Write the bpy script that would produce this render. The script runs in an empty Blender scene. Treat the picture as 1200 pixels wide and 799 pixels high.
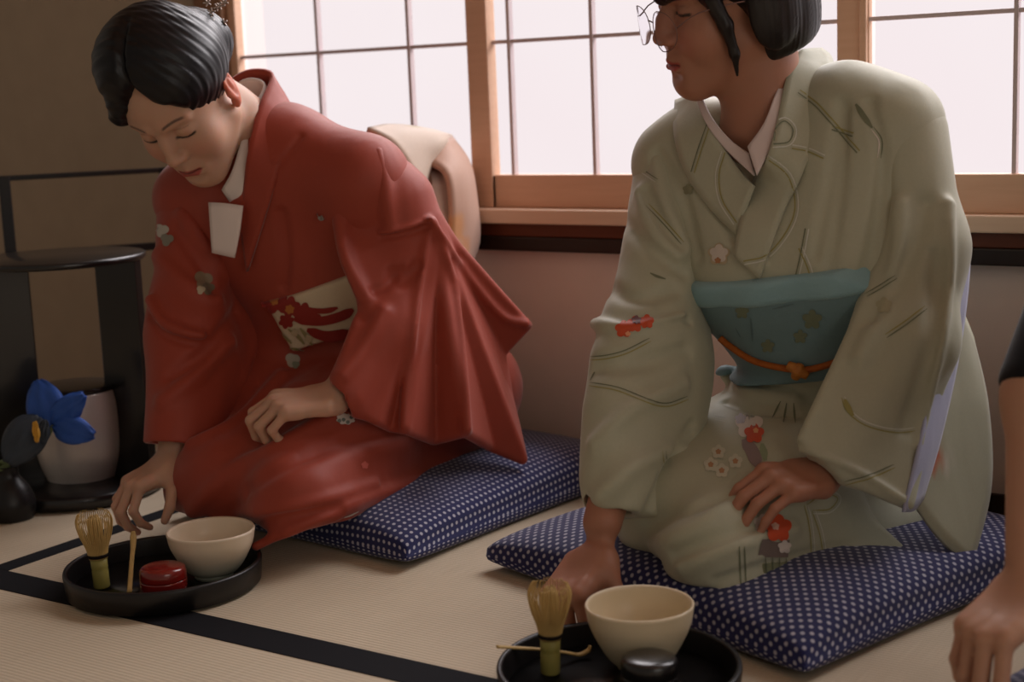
import bpy, bmesh, math, random
import numpy as np
from mathutils import Vector, Matrix

RES = 1.0            # >1 = coarser sculpting grid
F32 = np.float32
# ------------------------------------------------------------------ camera model (solved from the room's lines)
YAW, PITCH, ROLL, FOC, CAMH = 0.59139922, 0.16591007, 0.03968503, 1758.07, 0.70
def cam_axes():
    cy, sy = math.cos(YAW), math.sin(YAW)
    f = np.array([-sy*math.cos(PITCH), cy*math.cos(PITCH), -math.sin(PITCH)])
    r = np.array([cy, sy, 0.0]); d = np.cross(f, r)
    cr, sr = math.cos(ROLL), math.sin(ROLL)
    return np.stack([cr*r+sr*d, -sr*r+cr*d, f])
CR = cam_axes(); CC = np.array([0, 0, CAMH])
def P(u, v, d):      # a point seen at (u, v) of the photo, d metres away along the view
    return CC + CR.T @ (np.array([(u-600)/FOC, (v-399.5)/FOC, 1.0])*d)
def on_floor(u, v, z=0.0):
    r = CR.T @ np.array([(u-600)/FOC, (v-399.5)/FOC, 1.0]); return CC + r*((z-CAMH)/r[2])
def on_wall(u, v, Y=2.35):
    r = CR.T @ np.array([(u-600)/FOC, (v-399.5)/FOC, 1.0]); return CC + r*(Y/r[1])
def pix(p):
    q = (np.asarray(p)-CC) @ CR.T
    return np.stack([600+FOC*q[..., 0]/q[..., 2], 399.5+FOC*q[..., 1]/q[..., 2]], -1)

# ------------------------------------------------------------------ scene helpers
COL = bpy.context.scene.collection
def tag(o, label=None, cat=None, group=None, kind=None):
    if label: o['label'] = label
    if cat: o['category'] = cat
    if group: o['group'] = group
    if kind: o['kind'] = kind
    return o
def link(name, me, mat=None, parent=None, smooth=True):
    o = bpy.data.objects.new(name, me); COL.objects.link(o)
    if mat is not None: me.materials.append(mat)
    if parent is not None: o.parent = parent
    if smooth and hasattr(me, 'polygons'):
        me.polygons.foreach_set('use_smooth', np.ones(len(me.polygons), bool))
    return o
def empty(name, loc=(0, 0, 0), rz=0.0):
    o = bpy.data.objects.new(name, None); COL.objects.link(o)
    o.location = loc; o.rotation_euler = (0, 0, rz); o.empty_display_size = .05
    return o
def np_mesh(name, verts, quads, cols=None):
    me = bpy.data.meshes.new(name)
    verts = np.asarray(verts, F32); quads = np.asarray(quads, np.int32)
    n = quads.shape[1]
    me.vertices.add(len(verts)); me.vertices.foreach_set('co', verts.ravel())
    me.loops.add(quads.size); me.loops.foreach_set('vertex_index', quads.ravel())
    me.polygons.add(len(quads))
    me.polygons.foreach_set('loop_start', np.arange(0, quads.size, n, dtype=np.int32))
    me.update(calc_edges=True); me.validate()
    if cols is not None:
        a = me.color_attributes.new('Col', 'FLOAT_COLOR', 'POINT')
        c = np.ones((len(verts), 4), F32); c[:, :3] = cols
        a.data.foreach_set('color', c.ravel())
    return me
def bm_obj(name, bm, mat, parent=None, smooth=True):
    me = bpy.data.meshes.new(name); bmesh.ops.recalc_face_normals(bm, faces=bm.faces)
    bm.to_mesh(me); bm.free()
    return link(name, me, mat, parent, smooth)
def add_box(bm, lo, hi, bev=0.0, M=None):
    r = bmesh.ops.create_cube(bm, size=1.0)
    c = [(a+b)/2 for a, b in zip(lo, hi)]; s = [abs(b-a) for a, b in zip(lo, hi)]
    for v in r['verts']:
        v.co = Vector((v.co.x*s[0]+c[0], v.co.y*s[1]+c[1], v.co.z*s[2]+c[2]))
    if bev > 0:
        es = list({e for v in r['verts'] for e in v.link_edges})
        rr = bmesh.ops.bevel(bm, geom=es, offset=bev, segments=2, affect='EDGES', profile=.5)
        vs = rr['verts']
    else: vs = r['verts']
    if M is not None:
        seen = set()
        for v in list(vs)+[w for v in vs for e in v.link_edges for w in e.verts]:
            if v not in seen: seen.add(v); v.co = M @ v.co
    return vs
def box_obj(name, lo, hi, mat, parent=None, bev=0.003, M=None):
    bm = bmesh.new(); add_box(bm, lo, hi, bev, M); return bm_obj(name, bm, mat, parent, smooth=False)
def lathe(name, prof, mat, parent=None, n=64, M=None, wob=None):
    """prof: (r, z) pairs from the axis round the section back to the axis"""
    vs, fs = [], []
    m = len(prof)
    for i in range(n):
        a = 2*math.pi*i/n
        for j, (r, z) in enumerate(prof):
            k = 1.0 if wob is None else 1+wob(a, z)
            vs.append((max(r, 1e-5)*k*math.cos(a), max(r, 1e-5)*k*math.sin(a), z))
    for i in range(n):
        for j in range(m-1):
            a, b = i*m+j, ((i+1) % n)*m+j
            fs.append((a, b, b+1, a+1))
    me = bpy.data.meshes.new(name); me.from_pydata(vs, [], fs)
    bm = bmesh.new(); bm.from_mesh(me); bmesh.ops.remove_doubles(bm, verts=bm.verts, dist=2e-5)
    if M is not None: bm.transform(M)
    bmesh.ops.recalc_face_normals(bm, faces=bm.faces); bm.to_mesh(me); bm.free()
    return link(name, me, mat, parent)
def smooth_prof(pts, n=6):
    return [tuple(p) for p in spline(np.array(pts, float), n)]
def spline(p, n=8, closed=False):
    p = np.asarray(p, float)
    if len(p) < 3: 
        t = np.linspace(0, 1, n+1)[:, None]; return p[0]*(1-t)+p[1]*t
    out = []; m = len(p)
    for i in range(m if closed else m-1):
        if closed: a, b, c, d = p[(i-1) % m], p[i], p[(i+1) % m], p[(i+2) % m]
        else:
            b, c = p[i], p[i+1]
            a = p[i-1] if i > 0 else 2*b-c
            d = p[i+2] if i+2 < m else 2*c-b
        for t in np.linspace(0, 1, n, endpoint=False):
            out.append(.5*((2*b)+(c-a)*t+(2*a-5*b+4*c-d)*t*t+(3*b-a-3*c+d)*t**3))
    if not closed: out.append(p[-1])
    return np.array(out)
def tube(name, pts, rad, mat, parent=None, n=10, sub=6, flat=None, raw=False):
    pts = spline(np.asarray(pts, float), sub) if sub else np.asarray(pts, float)
    m = len(pts); rad = np.interp(np.linspace(0, 1, m), np.linspace(0, 1, np.size(rad)), np.atleast_1d(rad))
    T = np.gradient(pts, axis=0); T /= np.linalg.norm(T, axis=1)[:, None]+1e-12
    up = np.array([0, 0, 1.0]) if abs(T[0, 2]) < .9 else np.array([1.0, 0, 0])
    vs = []
    for i in range(m):
        s = np.cross(T[i], up); s /= np.linalg.norm(s)+1e-12; up = np.cross(s, T[i])
        for k in range(n):
            a = 2*math.pi*k/n
            vs.append(pts[i]+rad[i]*(math.cos(a)*s+math.sin(a)*up*(flat or 1)))
    fs = [(i*n+k, i*n+(k+1) % n, (i+1)*n+(k+1) % n, (i+1)*n+k) for i in range(m-1) for k in range(n)]
    vs.append(pts[0]); vs.append(pts[-1]); a, b = len(vs)-2, len(vs)-1
    tri = [(a, (k+1) % n, k) for k in range(n)]+[(b, (m-1)*n+k, (m-1)*n+(k+1) % n) for k in range(n)]
    if raw: return [tuple(v) for v in vs], fs+tri
    me = bpy.data.meshes.new(name); me.from_pydata([tuple(v) for v in vs], [], fs+tri); me.update()
    return link(name, me, mat, parent)
def tubes(name, items, mat, parent=None, **kw):
    V, Fc = [], []
    for pts, rad in items:
        v, f = tube(name, pts, rad, None, raw=True, **kw); o = len(V)
        V += v; Fc += [tuple(i+o for i in q) for q in f]
    me = bpy.data.meshes.new(name); me.from_pydata(V, [], Fc); me.update()
    return link(name, me, mat, parent)
def sheet(name, rows, thick, mat, parent=None, nu=6, nv=4, round_edge=True, cols=None, raw=False):
    """cloth lofted through 3-D polylines (rows), with a real thickness"""
    rows = [np.asarray(r, float) for r in rows]
    L = max(len(r) for r in rows)
    rr = [spline(r, nu) for r in rows]
    n = max(len(r) for r in rr)
    def resamp(r):
        s = np.concatenate([[0], np.cumsum(np.linalg.norm(np.diff(r, axis=0), axis=1))]); s /= s[-1]
        t = np.linspace(0, 1, n); return np.stack([np.interp(t, s, r[:, i]) for i in range(3)], 1)
    G = np.array([resamp(r) for r in rr])
    G = np.stack([spline(G[:, j], nv) for j in range(n)], 1)        # (m, n, 3)
    m = G.shape[0]
    du = np.gradient(G, axis=1); dv = np.gradient(G, axis=0)
    N = np.cross(du, dv); N /= np.linalg.norm(N, axis=2)[..., None]+1e-12
    top, bot = G+N*thick/2, G-N*thick/2
    vs = np.concatenate([top.reshape(-1, 3), bot.reshape(-1, 3)])
    idx = np.arange(m*n).reshape(m, n); o = m*n
    q = np.stack([idx[:-1, :-1], idx[:-1, 1:], idx[1:, 1:], idx[1:, :-1]], -1).reshape(-1, 4)
    qs = [q, q[:, ::-1]+o]
    rim = np.concatenate([idx[0, :-1], idx[:-1, -1], idx[-1, :0:-1], idx[:0:-1, 0]])
    nx = np.roll(rim, -1); qs.append(np.stack([nx, rim, rim+o, nx+o], -1))
    me = np_mesh(name, vs, np.concatenate(qs), cols)
    if raw: return me
    return link(name, me, mat, parent)

# ------------------------------------------------------------------ sculpting with distance fields
def smin(a, b, k):
    if k <= 0: return np.minimum(a, b)
    h = np.maximum(k-np.abs(a-b), 0)/k
    return np.minimum(a, b)-h*h*(k*.25)
def smax(a, b, k): return -smin(-a, -b, k)
class Sculpt:
    def __init__(s): s.ops = []; s.R = np.eye(3); s.t = np.zeros(3); s.sc = 1.0
    def frame(s, R=None, t=None, sc=1.0):
        s.R = np.eye(3) if R is None else np.asarray(R, float); s.t = np.zeros(3) if t is None else np.asarray(t, float); s.sc = sc
    def w(s, p): return s.R @ (np.asarray(p, float)*s.sc)+s.t
    def add(s, fn, k, c, rad, mode='u'): s.ops.append((mode, fn, k, np.asarray(c, float), rad)); return s
    def cap(s, a, b, ra, rb=None, k=.02, mode='u'):
        rb = ra if rb is None else rb
        a, b = s.w(a).astype(F32), s.w(b).astype(F32); ra, rb = ra*s.sc, rb*s.sc
        ab = b-a; L2 = F32(max(ab @ ab, 1e-12))
        def fn(p):
            q = p-a; t = np.clip((q @ ab)/L2, 0, 1)
            return np.sqrt(((q-t[:, None]*ab)**2).sum(1))-(ra+(rb-ra)*t)
        return s.add(fn, k, (a+b)/2, np.linalg.norm(ab)/2+max(ra, rb), mode)
    def chain(s, pts, rads, k=.02, k0=None, mode='u'):
        for i in range(len(pts)-1):
            s.cap(pts[i], pts[i+1], rads[i], rads[i+1], k if (i == 0 or k0 is None) else k0, mode)
        return s
    def ell(s, c, r, R=None, k=.02, mode='u'):
        c = s.w(c).astype(F32); r = (np.asarray(r, float)*s.sc).astype(F32)
        M = (s.R if R is None else s.R @ np.asarray(R, float)).astype(F32)
        def fn(p):
            q = ((p-c) @ M)/r; k0 = np.sqrt((q*q).sum(1)); k1 = np.sqrt(((q/r)**2).sum(1))+F32(1e-9)
            return np.where(k0 < 1e-3, -r.min(), k0*(k0-1)/k1)
        return s.add(fn, k, c, r.max(), mode)
    def box(s, c, h, R=None, rd=.0, k=.02, mode='u'):
        c = s.w(c).astype(F32); h = (np.asarray(h, float)*s.sc).astype(F32)
        M = (s.R if R is None else s.R @ np.asarray(R, float)).astype(F32)
        def fn(p):
            q = np.abs((p-c) @ M)-(h-F32(rd))
            return np.sqrt((np.maximum(q, 0)**2).sum(1))+np.minimum(q.max(1), 0)-F32(rd)
        return s.add(fn, k, c, np.linalg.norm(h), mode)
    def slab(s, poly, r, k=.02, tris=None, mode='u', subdiv=None):
        """a cloth panel: triangle fan over 3-D points, given a thickness"""
        pts = [s.w(p).astype(F32) for p in poly]; n = len(pts)
        T = tris or [(0, i, i+1) for i in range(1, n-1)]
        r = F32(r)
        def tri(p, a, b, c):
            ba, cb, ac = b-a, c-b, a-c; pa, pb, pc = p-a, p-b, p-c
            nor = np.cross(ba, ac)
            s1 = np.sign(pa @ np.cross(ba, nor)); s2 = np.sign(pb @ np.cross(cb, nor)); s3 = np.sign(pc @ np.cross(ac, nor))
            def seg(e, q): 
                t = np.clip((q @ e)/F32(max(e @ e, 1e-12)), 0, 1); w = q-t[:, None]*e; return (w*w).sum(1)
            edge = np.minimum(np.minimum(seg(ba, pa), seg(cb, pb)), seg(ac, pc))
            pl = (pa @ nor)**2/F32(max(nor @ nor, 1e-16))
            return np.where(s1+s2+s3 < 2, edge, pl)
        def fn(p):
            d = None
            for i, j, l in T:
                e = tri(p, pts[i], pts[j], pts[l]); d = e if d is None else np.minimum(d, e)
            return np.sqrt(d)-r
        P3 = np.array(pts); c = P3.mean(0)
        return s.add(fn, k, c, np.linalg.norm(P3-c, axis=1).max()+float(r), mode)
    def half(s, c, n, k=.005, mode='i'):
        """keep the side n points away from"""
        c = s.w(c).astype(F32); n = (s.R @ np.asarray(n, float)); n = (n/np.linalg.norm(n)).astype(F32)
        return s.add(lambda p: (p-c) @ n, k, c, 1e3, mode)
    def other(s, o, off=0.0, k=.005, mode='i', rad=1e3, c=(0, 0, 0)):
        return s.add(lambda p: o.ev(p)-F32(off), k, c, rad, mode)
    def warp(s, fn): s.ops.append(('d', fn, 0, np.zeros(3), 1e3)); return s
    def ev(s, p, ctr=None, hd=0.0, eps=.006):
        d = np.full(len(p), 1.0, F32)
        for mode, fn, k, c, rad in s.ops:
            if ctr is not None and rad < 100 and np.linalg.norm(c-ctr)-rad-hd > k+eps: continue
            if mode == 'd': d = d+fn(p).astype(F32); continue
            e = fn(p)
            d = smin(d, e, k) if mode == 'u' else smax(d, -e, k) if mode == 's' else smax(d, e, k)
        return d
    def grad(s, p, h=.002):
        p = np.asarray(p, F32); g = np.stack([s.ev(p+F32(h)*e)-s.ev(p-F32(h)*e) for e in np.eye(3, dtype=F32)], 1)
        return g/(np.linalg.norm(g, axis=1)[:, None]+1e-9)
    def trace(s, uv, d0=1.2, d1=3.2, miss=None):
        """where the sight line through each photo point meets the shape"""
        uv = np.asarray(uv, float)[:, :2]
        dr = np.stack([(uv[:, 0]-600)/FOC, (uv[:, 1]-399.5)/FOC, np.ones(len(uv))], 1) @ CR
        ln = np.linalg.norm(dr, axis=1); t = np.full(len(uv), d0)
        best = np.full(len(uv), 9.0); bt = t.copy(); 
        for _ in range(110):
            e = s.ev((CC+dr*t[:, None]).astype(F32)).astype(float)
            m = e < best-1e-5; best[m] = e[m]; bt[m] = t[m]
            t = t+np.where(e > .0004, np.maximum(e*.7, .0006), e*.7)/ln
            t = np.minimum(t, d1)
        t = np.where(best < .002, bt, bt)
        return CC+dr*t[:, None]
    def ridge(s, uv, r=.006, k=.02, off=0.0, mode='u', n=6):
        """a fold on the cloth along photo points: crest (u) or crease (s); r may taper as (r0, r1)"""
        uv = spline(np.asarray(uv, float), n); p = s.trace(uv)
        g = s.grad(p); p = p+g*off
        k *= .8; r = np.interp(np.linspace(0, 1, len(p)), np.linspace(0, 1, np.size(r)), np.atleast_1d(r))
        pf = p.astype(F32); c = pf.mean(0); rad = np.linalg.norm(pf-c, axis=1).max()+r.max()
        def fn(q):
            d = None
            for i in range(len(pf)-1):
                a, b = pf[i], pf[i+1]; ab = b-a; w = q-a; t = np.clip((w @ ab)/F32(max(ab @ ab, 1e-12)), 0, 1)
                e = np.sqrt(((w-t[:, None]*ab)**2).sum(1))-(r[i]+(r[i+1]-r[i])*t).astype(F32)
                d = e if d is None else np.minimum(d, e)
            return d
        return s.add(fn, k, c, rad, mode)
    def mesh(s, h, lo=None, hi=None):
        h = h*RES; B = 14
        if lo is None:
            cs = np.array([o[3] for o in s.ops if o[0] == 'u']); rs = np.array([o[4] for o in s.ops if o[0] == 'u'])
            lo = (cs-rs[:, None]).min(0)-4*h; hi = (cs+rs[:, None]).max(0)+4*h
        lo = np.asarray(lo, float); nb = np.ceil((np.asarray(hi)-lo)/(h*B)).astype(int)
        N = nb*B; V = np.empty(N, F32)
        bi = np.stack(np.meshgrid(*[np.arange(x) for x in nb], indexing='ij'), -1).reshape(-1, 3)
        ctr = lo+(bi*B+(B-1)/2)*h; hd = B*h*.5*math.sqrt(3)
        dc = np.concatenate([s.ev(c.astype(F32)) for c in np.array_split(ctr, max(1, len(ctr)//200000+1))])
        g = np.stack(np.meshgrid(*[np.arange(B)*h]*3, indexing='ij'), -1).reshape(-1, 3)-(B-1)/2*h
        g = g.astype(F32)
        for b, c, d in zip(bi, ctr, dc):
            sl = tuple(slice(x*B, x*B+B) for x in b)
            if abs(d) > hd*1.35+.012: V[sl] = d; continue
            V[sl] = s.ev(g+c.astype(F32), c, hd, eps=.012+2*h).reshape(B, B, B)
        return nets(V, lo, h)
def nets(V, lo, h):
    ins = V < 0; nx, ny, nz = V.shape
    cnt = np.zeros((nx-1, ny-1, nz-1), np.int8)
    off = [(i, j, k) for i in (0, 1) for j in (0, 1) for k in (0, 1)]
    for i, j, k in off: cnt += ins[i:nx-1+i, j:ny-1+j, k:nz-1+k]
    act = np.argwhere((cnt > 0) & (cnt < 8)); del cnt
    m = len(act)
    vals = {o: V[act[:, 0]+o[0], act[:, 1]+o[1], act[:, 2]+o[2]] for o in off}
    acc = np.zeros((m, 3), F32); num = np.zeros(m, F32)
    for a in off:
        for ax in range(3):
            if a[ax]: continue
            b = list(a); b[ax] = 1; b = tuple(b)
            va, vb = vals[a], vals[b]; c = (va < 0) != (vb < 0)
            t = np.where(c, va/np.where(c, va-vb, 1), 0)
            p = np.tile(np.array(a, F32), (m, 1)); p[:, ax] += t
            acc += p*c[:, None]; num += c
    verts = (act+acc/num[:, None])*h+lo
    flat = (act[:, 0]*(ny-1)+act[:, 1])*(nz-1)+act[:, 2]
    def vid(c): return np.searchsorted(flat, (c[:, 0]*(ny-1)+c[:, 1])*(nz-1)+c[:, 2])
    quads = []
    for ax in range(3):
        sl0 = [slice(None)]*3; sl1 = [slice(None)]*3; sl0[ax] = slice(0, -1); sl1[ax] = slice(1, None)
        A, Bb = ins[tuple(sl0)], ins[tuple(sl1)]
        e = np.argwhere(A != Bb); b1, b2 = [x for x in range(3) if x != ax]
        e = e[(e[:, b1] > 0) & (e[:, b2] > 0) & (e[:, b1] < V.shape[b1]-1) & (e[:, b2] < V.shape[b2]-1)]
        sg = A[e[:, 0], e[:, 1], e[:, 2]]
        c00 = e.copy(); c00[:, b1] -= 1; c00[:, b2] -= 1
        c10 = e.copy(); c10[:, b2] -= 1
        c01 = e.copy(); c01[:, b1] -= 1
        q = np.stack([vid(c00), vid(c10), vid(e), vid(c01)], 1)
        flip = sg if ax != 1 else ~sg
        q[~flip] = q[~flip][:, ::-1]
        quads.append(q)
    return verts.astype(F32), np.concatenate(quads)
def relax(v, q, it=1, lam=.5):
    for _ in range(it):
        acc = np.zeros_like(v); n = np.zeros(len(v), F32)
        for a in range(4):
            for b in ((a+1) % 4, (a+3) % 4):
                np.add.at(acc, q[:, a], v[q[:, b]]); np.add.at(n, q[:, a], 1)
        v = v*(1-lam)+lam*acc/np.maximum(n, 1)[:, None]
    return v
def vnormals(v, q):
    fn = np.cross(v[q[:, 2]]-v[q[:, 0]], v[q[:, 3]]-v[q[:, 1]]); n = np.zeros_like(v)
    for a in range(4): np.add.at(n, q[:, a], fn)
    return n/(np.linalg.norm(n, axis=1)[:, None]+1e-12)

# ------------------------------------------------------------------ woven-in pattern: colour by distance to a line lying on the cloth
def sstep(x, a, b):
    t = np.clip((x-a)/(b-a), 0, 1); return t*t*(3-2*t)
def seg_dist(v, pts):
    d = np.full(len(v), 9.0, F32); pts = np.asarray(pts, F32)
    for a, b in zip(pts[:-1], pts[1:]):
        ab = b-a; w = v-a; t = np.clip((w @ ab)/max(ab @ ab, 1e-12), 0, 1)
        d = np.minimum(d, np.sqrt(((w-t[:, None]*ab)**2).sum(1)))
    return d
def near(v, pts, r):
    pts = np.asarray(pts); lo, hi = pts.min(0)-r, pts.max(0)+r
    return np.where(((v > lo) & (v < hi)).all(1))[0]
def paint_line(v, c, pts, w, col, soft=.0012, a=1.0):
    i = near(v, pts, w+.01); 
    if not len(i): return
    d = seg_dist(v[i], pts); m = (1-sstep(d, w-soft, w+soft))[:, None]*a
    c[i] = c[i]*(1-m)+np.array(col)*m
def paint_spot(v, c, p, r, col, soft=.0015, a=1.0, lobes=0, amp=.3, ax=None):
    p = np.asarray(p); i = near(v, p[None], r*1.6+.01)
    if not len(i): return
    q = v[i]-p; d = np.linalg.norm(q, axis=1)
    if lobes:
        ax = CR if ax is None else ax
        an = np.arctan2(q @ ax[1], q @ ax[0]); d = d*(1-amp*np.cos(lobes*an)*.5)
    m = (1-sstep(d, r-soft, r+soft))[:, None]*a
    c[i] = c[i]*(1-m)+np.array(col)*m
def srgb(r, g, b):
    f = lambda x: (x/255/12.92 if x/255 <= .04045 else ((x/255+.055)/1.055)**2.4)
    return (f(r), f(g), f(b))

# ------------------------------------------------------------------ materials
def mat(name, col, rough=.6, spec=.5, metal=0.0, coat=0.0, sheen=0.0, noise=0.0, nscale=30, bump=0.0, bscale=200, sss=0.0, stretch=None, attr=False, col2=None, wr=0.0):
    m = bpy.data.materials.new(name); m.use_nodes = True; nt = m.node_tree; N, L = nt.nodes, nt.links
    b = N['Principled BSDF']
    b.inputs['Roughness'].default_value = rough; b.inputs['Specular IOR Level'].default_value = spec
    b.inputs['Metallic'].default_value = metal; b.inputs['Coat Weight'].default_value = coat; b.inputs['Coat Roughness'].default_value = .12
    b.inputs['Sheen Weight'].default_value = sheen; b.inputs['Sheen Roughness'].default_value = .4
    if sss: 
        b.inputs['Subsurface Weight'].default_value = sss; b.inputs['Subsurface Radius'].default_value = (1, .3, .15); b.inputs['Subsurface Scale'].default_value = .016
    tc = N.new('ShaderNodeTexCoord'); mp = N.new('ShaderNodeMapping'); L.new(tc.outputs['Object'], mp.inputs['Vector'])
    if stretch: mp.inputs['Scale'].default_value = stretch
    if attr:
        at = N.new('ShaderNodeVertexColor'); at.layer_name = 'Col'; src = at.outputs['Color']
    else:
        rg = N.new('ShaderNodeRGB'); rg.outputs[0].default_value = (*col, 1); src = rg.outputs[0]
    nz = N.new('ShaderNodeTexNoise'); nz.inputs['Scale'].default_value = nscale; nz.inputs['Detail'].default_value = 4
    L.new(mp.outputs['Vector'], nz.inputs['Vector'])
    if col2 is not None:
        mx = N.new('ShaderNodeMix'); mx.data_type = 'RGBA'; L.new(nz.outputs['Fac'], mx.inputs['Factor']); L.new(src, mx.inputs['A']); mx.inputs['B'].default_value = (*col2, 1); src = mx.outputs['Result']
    else:
        mr = N.new('ShaderNodeMapRange'); mr.inputs['To Min'].default_value = 1-noise; mr.inputs['To Max'].default_value = 1+noise
        L.new(nz.outputs['Fac'], mr.inputs['Value'])
        mx = N.new('ShaderNodeVectorMath'); mx.operation = 'SCALE'; L.new(src, mx.inputs[0]); L.new(mr.outputs['Result'], mx.inputs['Scale']); src = mx.outputs['Vector']
    L.new(src, b.inputs['Base Color'])
    if bump:
        n2 = N.new('ShaderNodeTexNoise'); n2.inputs['Scale'].default_value = bscale; n2.inputs['Detail'].default_value = 2; L.new(mp.outputs['Vector'], n2.inputs['Vector'])
        bp = N.new('ShaderNodeBump'); bp.inputs['Strength'].default_value = bump; bp.inputs['Distance'].default_value = .002
        L.new(n2.outputs['Fac'], bp.inputs['Height']); L.new(bp.outputs['Normal'], b.inputs['Normal'])
        if wr:                                                        # soft creases of worn silk
            m3 = N.new('ShaderNodeMapping'); m3.inputs['Scale'].default_value = (1.6, 1.6, .7); m3.inputs['Rotation'].default_value = (.3, .5, .2); L.new(tc.outputs['Object'], m3.inputs['Vector'])
            n3 = N.new('ShaderNodeTexNoise'); n3.inputs['Scale'].default_value = 15; n3.inputs['Detail'].default_value = 1; n3.inputs['Roughness'].default_value = .4; n3.inputs['Distortion'].default_value = .2; L.new(m3.outputs['Vector'], n3.inputs['Vector'])
            b3 = N.new('ShaderNodeBump'); b3.inputs['Strength'].default_value = wr; b3.inputs['Distance'].default_value = .012
            L.new(n3.outputs['Fac'], b3.inputs['Height']); L.new(b3.outputs['Normal'], bp.inputs['Normal'])
    return m
RES = 1.0
# ================================================================== materials of the room
M = {}
M['plaster'] = mat('plaster', srgb(176, 160, 140), .95, .1, noise=.08, nscale=14, bump=.25, bscale=320)
M['plaster_glare'] = mat('lower_plaster_glare', srgb(240, 220, 208), .95, .1, noise=.05, nscale=18, bump=.25, bscale=420)  # wall plaster with the glare of the windows painted into a paler, pinker colour
M['pale_wood'] = mat('pale_wood', srgb(230, 192, 164), .5, .35, col2=srgb(212, 170, 140), nscale=7, stretch=(1.2, 12, 14))
M['sill_wood'] = mat('sill_wood', srgb(234, 206, 182), .5, .35, col2=srgb(222, 190, 162), nscale=7, stretch=(1.2, 12, 14))
M['post_wood'] = mat('post_wood', srgb(150, 112, 84), .55, .3, col2=srgb(120, 86, 62), nscale=6, stretch=(12, 12, 1.2))
M['red_wood'] = mat('red_brown_wood', srgb(112, 58, 34), .5, .3, col2=srgb(88, 42, 24), nscale=6, stretch=(1, 14, 14))
M['dark_wood'] = mat('dark_wood', srgb(34, 24, 20), .45, .35, col2=srgb(50, 32, 24), nscale=6, stretch=(1, 14, 14))
M['muntin'] = mat('muntin_wood', srgb(204, 190, 192), .6, .2, noise=.05)
M['lacquer'] = mat('black_lacquer', srgb(20, 17, 17), .3, .5, coat=.4, noise=.05)
M['lacquer_mat'] = mat('dull_black_lacquer', srgb(22, 20, 21), .4, .45, noise=.05)
M['heri'] = mat('border_cloth', srgb(24, 24, 28), .85, .15, noise=.15, nscale=300, bump=.3, bscale=900)

def paper_mat():
    m = bpy.data.materials.new('backlit_paper'); m.use_nodes = True; nt = m.node_tree; N, L = nt.nodes, nt.links
    N.clear(); out = N.new('ShaderNodeOutputMaterial')
    em = N.new('ShaderNodeEmission'); tc = N.new('ShaderNodeTexCoord'); nz = N.new('ShaderNodeTexNoise'); nz.inputs['Scale'].default_value = 2.2
    L.new(tc.outputs['Object'], nz.inputs['Vector'])
    mx = N.new('ShaderNodeMix'); mx.data_type = 'RGBA'; L.new(nz.outputs['Fac'], mx.inputs['Factor'])
    mx.inputs['A'].default_value = (*srgb(240, 226, 229), 1); mx.inputs['B'].default_value = (*srgb(246, 238, 240), 1)
    L.new(mx.outputs['Result'], em.inputs['Color']); em.inputs['Strength'].default_value = PAPER
    tr = N.new('ShaderNodeBsdfTransparent'); tr.inputs['Color'].default_value = (1, 1, 1, 1)
    mix = N.new('ShaderNodeMixShader'); mix.inputs['Fac'].default_value = THIN
    L.new(em.outputs[0], mix.inputs[1]); L.new(tr.outputs[0], mix.inputs[2]); L.new(mix.outputs[0], out.inputs['Surface'])
    return m
PAPER, THIN = 1.2, .4
M['paper'] = paper_mat()

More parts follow.
